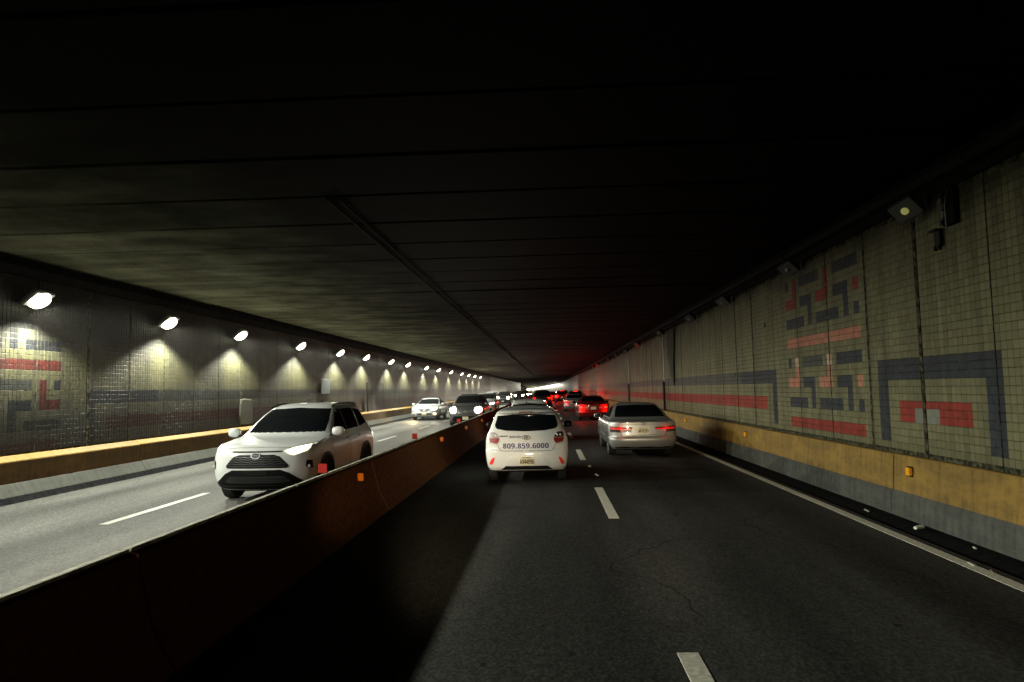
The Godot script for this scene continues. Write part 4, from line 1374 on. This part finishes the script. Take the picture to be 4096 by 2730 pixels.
func build_fixtures() -> void:
	# floodlights along the left wall
	var zl := [-12.8, -17.4, -21.6, -27.0, -32.2, -36.9, -42.8, -48.0, -55.3, -61.5, -69.5, -77.9, -84.8, -91.8, -99.5]
	var words := ["first and largest lit floodlight at the left edge", "second lit floodlight, above the first plain cone of light", "third lit floodlight along the left wall", "fourth lit floodlight, right above the crossover's roof", "fifth lit floodlight, over the grey sign plate", "sixth lit floodlight along the left wall", "seventh lit floodlight, left of the white sedan", "eighth lit floodlight, above the white sedan", "ninth lit floodlight, above the white sedan's roof end", "tenth lit floodlight, between the white sedan and the dazzling crossover", "eleventh lit floodlight, above the dazzling crossover", "fifth from last of the lit floodlights", "fourth from last of the lit floodlights", "third from last of the lit floodlights", "second from last of the lit floodlights"]
	var all := []
	for i in zl.size():
		all.append([zl[i], words[i]])
	for z in [-8.2, -3.6, 1.2, 6.0, 11.0]:
		all.append([z, "lit floodlight on the left wall, out of the picture"])
	var down := Vector3(2.6, -3.4, 0).normalized()
	for f in all:
		var at := Vector3(-9.88, 3.80, f[0])
		var o := thing("floodlight", f[1] + " of the tunnel", "lamp", at, 0.0, "lit floodlights along the left wall")
		var bs := Basis(Vector3(0, 0, 1).cross(down) * -1.0, -down, Vector3(0, 0, 1)).orthonormalized()
		var h := MB.new()
		h.box(bs * Vector3(0, 0.05, 0), Vector3(0.42, 0.10, 0.50), 0.025, bs)
		for k in 5:
			h.box(bs * Vector3(0, 0.115, -0.16 + 0.08 * k), Vector3(0.28, 0.05, 0.012), 0.0, bs)
		put("housing", h, mats["grey_metal"], o)
		var g := MB.new()
		var e2 := MB.new()
		e2.box(bs * Vector3(0, -0.004, 0), Vector3(0.38, 0.012, 0.46), 0.004, bs)
		put("reflector", e2, mats["pale_metal"], o)
		var dome := 22
		for a in dome:
			for ring in [[0.0, 0.125, 0.10, 0.112], [0.10, 0.112, 0.17, 0.075], [0.17, 0.075, 0.205, 0.0]]:
				var q := []
				for w in [[a, 0], [a + 1, 0], [a + 1, 2], [a, 2]]:
					var an: float = TAU * w[0] / dome
					q.append(bs * Vector3(cos(an) * ring[w[1]], -0.010 - ring[w[1] + 1], sin(an) * ring[w[1]] * 1.06))
				g.quad(q[0], q[1], q[2], q[3], bs * Vector3(cos(TAU * a / dome), -1.2, sin(TAU * a / dome)))
		put("lamp_face", g, mats["floodlight_face"], o)
		var k := MB.new()
		k.box(Vector3(-0.20, 0.10, 0), Vector3(0.30, 0.03, 0.05), 0.005)
		k.box(Vector3(-0.33, 0.06, 0), Vector3(0.02, 0.16, 0.12), 0.004)
		put("bracket", k, mats["dark_metal"], o)
		spot(down * 0.15, Vector3(1.5, -3.4, 0), Color(1.0, 1.0, 0.92), 38.0, 71.0, 0.35, 0.07, o)
	# the unlit ones along the right wall
	var zr := [-9.12, -13.57, -18.65, -23.0, -29.2, -36.7, -42.2, -48.1, -54.3, -60.5, -66.7, -73.0, -79.2, -85.5]
	var rw := ["nearest unlit floodlight, with a yellowish lens, high on the right wall", "second unlit floodlight, above the mosaic's left end", "third unlit floodlight on the right wall, left of the mosaic", "fourth unlit floodlight on the right wall", "unlit floodlight right above the torn pale sheet", "unlit floodlight between the torn sheet and the far drainpipe", "unlit floodlight right above the far drainpipe", "first unlit floodlight past the far drainpipe", "second unlit floodlight past the far drainpipe", "third unlit floodlight past the far drainpipe", "fifth from last of the unlit floodlights on the right wall", "fourth from last of the unlit floodlights on the right wall", "next to last of the unlit floodlights on the right wall", "last and farthest of the unlit floodlights on the right wall"]
	for i in zr.size():
		var at := Vector3(4.72, 4.10, zr[i])
		var o := thing("unlit_floodlight", rw[i], "lamp", at, 0.0, "unlit floodlights along the right wall")
		var dn := Vector3(-0.62, -0.66, 0.42).normalized()
		var zz := Vector3(0.35, 0.25, 0.9).slide(dn).normalized()
		var bs := Basis(-dn.cross(zz) * 1.0, -dn, zz).orthonormalized()
		var h := MB.new()
		h.box(bs * Vector3(0, 0.05, 0), Vector3(0.30, 0.09, 0.40), 0.03, bs)
		for k in 5:
			h.box(bs * Vector3(0, 0.11, -0.14 + 0.07 * k), Vector3(0.24, 0.05, 0.012), 0.0, bs)
		put("housing", h, mats["dark_metal"], o)
		var g := MB.new()
		g.box(bs * Vector3(0, -0.003, 0), Vector3(0.26, 0.012, 0.36), 0.004, bs)
		put("lamp_face", g, mats["grey_metal"], o)
		var e := MB.new()
		e.ellipsoid(bs * Vector3(0, -0.012, 0), Vector3(0.05, 0.05, 0.05), 14, 8)
		put("lens", e, mats["dead_chip"] if i == 0 else mats["lamp_clear"], o)
		var k := MB.new()
		k.tube([Vector3(0.05, 0.10, -0.10), Vector3(0.28, 0.14, -0.10), Vector3(0.28, 0.22, -0.10)], 0.016)
		k.box(Vector3(0.27, 0.10, 0), Vector3(0.03, 0.14, 0.10), 0.004)
		put("bracket", k, mats["dark_metal"], o)
	# cable conduit in the right corner, two lines under the ceiling
	var c := thing("cable_conduit", "thick dark conduit running along the corner above the right wall", "pipe")
	for i in 40:
		var z := 10.0 - 6.0 * i
		var mb := MB.new()
		mb.tube([Vector3(4.83, 4.42, z), Vector3(4.83, 4.425 + rng.randf_range(-0.012, 0.012), z - 3.0), Vector3(4.83, 4.42, z - 5.97)], 0.075, 12)
		put("pipe_length", mb, mats["pipe"], c)
		var cl := MB.new()
		cl.tube([Vector3(4.83, 4.42, z - 5.90), Vector3(4.83, 4.42, z - 6.06)], 0.092, 12)
		put("coupling", cl, mats["pipe"], c)
	var q := thing("ceiling_conduit", "pair of thin dark conduits running down the middle of the ceiling", "pipe")
	for k in 2:
		var pts := []
		for z in [-9.3, -12.0, -16.0, -22.0, -30.0, -45.0, -70.0, -110.0, -160.0, -200.0, -235.0, -255.0, -275.0, -295.0]:
			pts.append(bend(z) + Vector3(-3.02 + 0.16 * k, CEIL - 0.085, 0))
		var mb := MB.new()
		mb.tube(pts, 0.022, 8)
		put("pipe_length", mb, mats["pipe"], q)
	for i in 40:
		var z := -9.6 - 3.15 * i
		var mb := MB.new()
		mb.box(Vector3(-2.94, CEIL - 0.062, z), Vector3(0.30, 0.025, 0.04), 0.006)
		put("pipe_strap", mb, mats["pipe"], q)
	# odd things on the right wall
	var j := thing("broken_junction_box", "broken junction box with its cover gone, high on the right wall", "junction box", Vector3(5.0, 4.0, -8.57))
	var jb := MB.new()
	jb.box(Vector3(-0.03, 0, 0.0), Vector3(0.07, 0.46, 0.24), 0.01)
	put("back_box", jb, mats["soffit_soot"], j)
	for k in 5:
		var m := MB.new()
		m.box(Vector3(-0.085, -0.18 + 0.09 * k, -0.09 + 0.045 * (k % 3)), Vector3(0.05, 0.06 + 0.02 * (k % 2), 0.045), 0.008)
		put("terminal", m, mats["grey_metal" if k % 2 else "dark_metal"], j)
	var wr := MB.new()
	wr.tube([Vector3(-0.08, 0.2, 0.03), Vector3(-0.12, 0.0, 0.05), Vector3(-0.09, -0.2, 0.0), Vector3(-0.10, -0.34, 0.02)], 0.008)
	put("loose_wire", wr, mats["grey_metal"], j)
	var k2 := thing("wall_bracket", "small rusty bracket below the broken junction box on the right wall", "bracket", Vector3(5.0, 3.66, -8.86))
	var kb := MB.new()
	kb.box(Vector3(-0.03, 0.0, 0), Vector3(0.06, 0.20, 0.12), 0.01)
	kb.box(Vector3(-0.07, 0.10, 0.02), Vector3(0.12, 0.025, 0.17), 0.006)
	kb.box(Vector3(-0.05, -0.12, -0.04), Vector3(0.05, 0.06, 0.035), 0.006)
	kb.box(Vector3(-0.05, -0.12, 0.045), Vector3(0.05, 0.06, 0.035), 0.006)
	put("plate", kb, mats["dark_metal"], k2)
	var pipes := [[-43.0, 1.0, 3.9, "thin dark drainpipe on the right wall, the farther of the two"], [-30.0, 0.86, 4.2, "pale thin conduit and dark box pipe on the right wall above the silver sedan"]]
	for e in pipes:
		var p := thing("wall_pipe", e[3], "pipe", Vector3(4.98, 0, e[0]))
		var m := MB.new()
		m.tube([Vector3(0, e[2], 0), Vector3(0, 2.1, 0)], 0.016, 8)
		put("upper_pipe", m, mats["pale_metal"], p)
		var m2 := MB.new()
		m2.box(Vector3(-0.02, (e[1] + 2.1) / 2, 0.02), Vector3(0.07, 2.1 - e[1], 0.09), 0.012)
		put("pipe_cover", m2, mats["pipe"], p)
	var pl := thing("loose_sheet", "tapering torn pale sheet hanging on the right wall above the silver sedan", "sheet", Vector3(4.985, 0, -28.2))
	var ps := MB.new()
	var outl := [Vector3(0, 4.15, 0.9), Vector3(0, 4.15, -0.75), Vector3(0, 3.4, -0.72), Vector3(0, 2.9, -0.45), Vector3(0, 2.35, -0.15), Vector3(0, 1.9, 0.55), Vector3(0, 2.6, 0.55), Vector3(0, 3.4, 0.85)]
	for i in range(1, outl.size() - 1):
		for sx in [0.0, -0.02]:
			ps.flat(outl[0] + Vector3(sx, 0, 0), outl[i] + Vector3(sx, 0, 0), outl[i + 1] + Vector3(sx, 0, 0), Vector3(-1 if sx < 0 else 1, 0, 0))
	for i in outl.size():
		var a: Vector3 = outl[i]
		var bb: Vector3 = outl[(i + 1) % outl.size()]
		ps.quad(a, bb, bb + Vector3(-0.02, 0, 0), a + Vector3(-0.02, 0, 0), (a + bb) / 2 - Vector3(0, 3, 0))
	put("sheet", ps, mats["cement_patch"], pl)
	# on the left wall
	var sg := thing("sign_plate", "blank grey rectangular sign plate on the left wall", "sign", Vector3(-10.12, 2.19, -30.7))
	var sm := MB.new()
	sm.box(Vector3(0.03, 0, 0), Vector3(0.03, 0.66, 1.2), 0.006)
	put("face", sm, mats["sign_plate"], sg)
	var cp := MB.new()
	var edge := []
	for xy in [[-0.50, -0.40], [-0.10, -0.44], [0.42, -0.40], [0.50, -0.1], [0.46, 0.30], [0.40, 0.44], [0.05, 0.46], [-0.42, 0.42], [-0.52, 0.1]]:
		edge.append(Vector3(-10.145, 1.30 + xy[1], -22.6 + xy[0]))
	for i in edge.size():
		var a: Vector3 = edge[i]
		var bb: Vector3 = edge[(i + 1) % edge.size()]
		var m := Vector3(-10.10, 1.30, -22.6)
		var o := Vector3(0.035, 0, 0)
		var ai := a.lerp(m, 0.08) + o
		var bi := bb.lerp(m, 0.08) + o
		cp.quad(a, bb, bi, ai, Vector3(1, 0, 0) + (a - m))
		cp.flat(ai, bi, m, Vector3.RIGHT)
	tag(put("cement_patch", cp, mats["cement_patch"]), "rough pale cement patch on the left wall, left of the white crossover", "patch")
	var po := thing("wall_post", "thin dark post against the left wall, behind the white crossover's roof", "post", Vector3(-10.05, 0.82, -37.8))
	var pm := MB.new()
	pm.tube([Vector3(0, 0, 0), Vector3(0, 1.55, 0)], 0.05, 8)
	put("pole", pm, mats["dark_metal"], po)
	var pc := MB.new()
	pc.box(Vector3(0, 1.6, 0), Vector3(0.14, 0.12, 0.14), 0.02)
	put("cap", pc, mats["dark_metal"], po)
	# reflectors
	var rr := [[-8.95, "nearest red plate"], [-15.15, "second red plate"], [-22.6, "third red plate"], [-29.9, "fourth red plate"], [-37.0, "fifth red plate"]]
	for i in rr.size():
		var o := thing("red_reflector", "%s standing on the median barrier's top, %s" % [rr[i][1], ["before the white crossover's bumper", "below the far white sedan", "before the dazzling crossover's wheel", "right of the dazzling crossover", "the farthest of the row"][i]], "reflector", Vector3(-2.95, 0.826, rr[i][0]), 0.0, "red reflectors on the median barrier")
		var m := MB.new()
		m.box(Vector3(-0.03, 0.06, 0), Vector3(0.115, 0.12, 0.022), 0.006)
		put("reflector_plate", m, mats["red_reflector"], o)
		var f := MB.new()
		f.box(Vector3(0, 0.012, -0.02), Vector3(0.06, 0.024, 0.05), 0.004)
		put("foot", f, mats["dark_metal"], o)
	var oo := [[-10.0, "nearest orange reflector box", "below the white crossover's mirror side"], [-17.6, "second orange reflector box", "left of the hatchback"], [-22.9, "third orange reflector box", "beside the hatchback's left mirror"], [-28.2, "fourth orange reflector box", "nearly hidden by the hatchback"]]
	for e in oo:
		var o := thing("orange_reflector", "%s on the median barrier's dark face, %s" % [e[1], e[2]], "reflector", Vector3(-2.79, 0.64, e[0]), 0.0, "orange reflectors on the median barrier")
		var m := MB.new()
		m.box(Vector3(0.02, 0, 0), Vector3(0.09, 0.115, 0.035), 0.01)
		put("reflector_plate", m, mats["orange_reflector"], o)
	var ro := [[-9.7, "nearest amber reflector on the right barrier's ochre band"], [-17.5, "second amber reflector on the right barrier's ochre band"], [-25.0, "third amber reflector, on the right barrier beside the silver sedan's roof"], [-32.5, "fourth amber reflector, hidden behind the silver sedan"]]
	for e in ro:
		var o := thing("amber_reflector", e[1], "reflector", Vector3(4.885, 0.645, e[0]), 0.0, "amber reflectors on the right barrier")
		var m := MB.new()
		m.box(Vector3(-0.03, 0, 0), Vector3(0.06, 0.11, 0.09), 0.012)
		put("lens", m, mats["amber_reflector"], o)
		var f := MB.new()
		f.box(Vector3(-0.01, 0, -0.015), Vector3(0.03, 0.14, 0.10), 0.004)
		put("mount", f, mats["dark_metal"], o)
	# strip lights far ahead, round the bend
	for i in 17:
		var z := -282.0 - 7.0 * i
		var o := bend(z)
		var n := thing("strip_light", "white strip light in the row high on the far right wall, round the bend", "lamp", o + Vector3(4.75, 3.9, 0), 0.0, "strip lights round the far bend")
		var m := MB.new()
		m.box(Vector3(0, 0, 0), Vector3(0.12, 0.22, 6.4), 0.03, Basis(Vector3.UP, 0.0014 * (z + 235.0) * -1.0))
		put("tube", m, mats["tube_light"], n)
		if i % 2 == 0:
			omni(Vector3(-0.4, -0.2, 0), Color(1, 0.97, 0.88), 40.0, 0.3, n)

func build_litter() -> void:
	var cup := thing("paper_cup", "crushed white paper cup lying in the right gutter", "cup", Vector3(4.66, 0.012, -9.15), 0.5)
	cup.scale = Vector3(0.8, 0.55, 0.7)
	var m := MB.new()
	m.lathe([[0.001, -0.09], [0.035, -0.09], [0.048, 0.08], [0.044, 0.08], [0.03, -0.08]], Vector3.ZERO, 14)
	put("cup_wall", m, mats["litter_white"], cup)
	var bits := [[4.62, -10.5, 0.08, "litter_white", "small white scrap of paper in the right gutter, farther than the cup"], [4.72, -8.1, 0.05, "litter_white", "white crumb of litter at the right barrier's foot, nearest the camera"], [4.22, -7.3, 0.08, "litter_white", "white scrap lying on the right edge line"], [4.30, -7.05, 0.12, "litter_brown", "brown leaf-like scrap beside the right edge line"], [0.93, -16.6, 0.10, "litter_white", "flat white scrap on the road behind the lane dash, right of the hatchback"], [0.98, -14.9, 0.10, "litter_white", "thin white scrap on the road, nearer to the second lane dash"]]
	for e in bits:
		var s := MB.new()
		s.box(Vector3(0, 0.012, 0), Vector3(e[2] * 0.9, 0.012, e[2] * 0.6), 0.004, Basis(Vector3(0.2, 1, 0.1).normalized(), rng.randf() * 3.0))
		var o := put("paper_scrap", s, mats[e[3]])
		o.position = Vector3(e[0], 0.004 if e[0] < 4.3 else -0.02, e[1])
		tag(o, e[4], "litter", "scraps of litter on the road")

func build_haze() -> void:               # exhaust haze far ahead, plus two volumes added for halos round the lamps
	for e in [[Vector3(30.0, 4.9, 330.0), Vector3(-5.0, 2.3, -265.0), 0.0008], [Vector3(5.6, 2.4, 62.0), Vector3(-6.2, 1.2, -64.0), 0.0018], [Vector3(2.6, 2.6, 96.0), Vector3(-8.75, 3.35, -56.5), 0.0010]]:
		var v := FogVolume.new()
		v.name = "haze_and_halo"
		v.shape = RenderingServer.FOG_VOLUME_SHAPE_BOX
		v.size = e[0]
		v.position = e[1]
		var m := FogMaterial.new()
		m.density = e[2]
		m.albedo = Color(0.95, 0.94, 0.92)
		v.material = m
		v.set_meta("kind", "stuff")
		add_child(v, true)

func _ready() -> void:
	rng.seed = 20240
	# camera: looks slightly up and to the left of the tunnel's axis, leaning a little
	var f := 2750.0
	var d := Vector3(2195.0 - 2048.0, -(1558.0 - 1365.0), -f).normalized()
	var u := Vector3(-0.024, 1.0, 0.0)
	u = (u - d * u.dot(d)).normalized()
	var r := d.cross(u)
	var cam := Camera3D.new()
	cam.name = "camera"
	add_child(cam)
	cam.transform = Transform3D(Basis(r, u, -d).transposed(), Vector3(0, EYE, 0))
	cam.fov = rad_to_deg(2.0 * atan(1365.0 / f))
	cam.near = 0.05
	cam.far = 1500.0
	cam.current = true
	var sky := ProceduralSkyMaterial.new()
	sky.sky_top_color = Color(0.010, 0.012, 0.018)
	sky.sky_horizon_color = Color(0.05, 0.045, 0.04)
	sky.ground_bottom_color = Color(0.005, 0.005, 0.005)
	sky.ground_horizon_color = Color(0.02, 0.02, 0.02)
	var e := Environment.new()
	e.background_mode = Environment.BG_SKY
	e.sky = Sky.new()
	e.sky.sky_material = sky
	e.background_energy_multiplier = 0.2
	e.tonemap_mode = Environment.TONE_MAPPER_LINEAR
	e.tonemap_exposure = 1.0
	e.volumetric_fog_enabled = true
	e.volumetric_fog_density = 0.0
	e.sdfgi_enabled = true
	e.ssao_enabled = true
	e.ssil_enabled = true
	var we := WorldEnvironment.new()
	we.name = "environment"
	we.environment = e
	add_child(we)
	make_materials()
	build_road()
	build_ceiling()
	build_walls()
	build_barriers()
	build_fixtures()
	build_traffic()
	build_own_car()
	build_litter()
	build_haze()
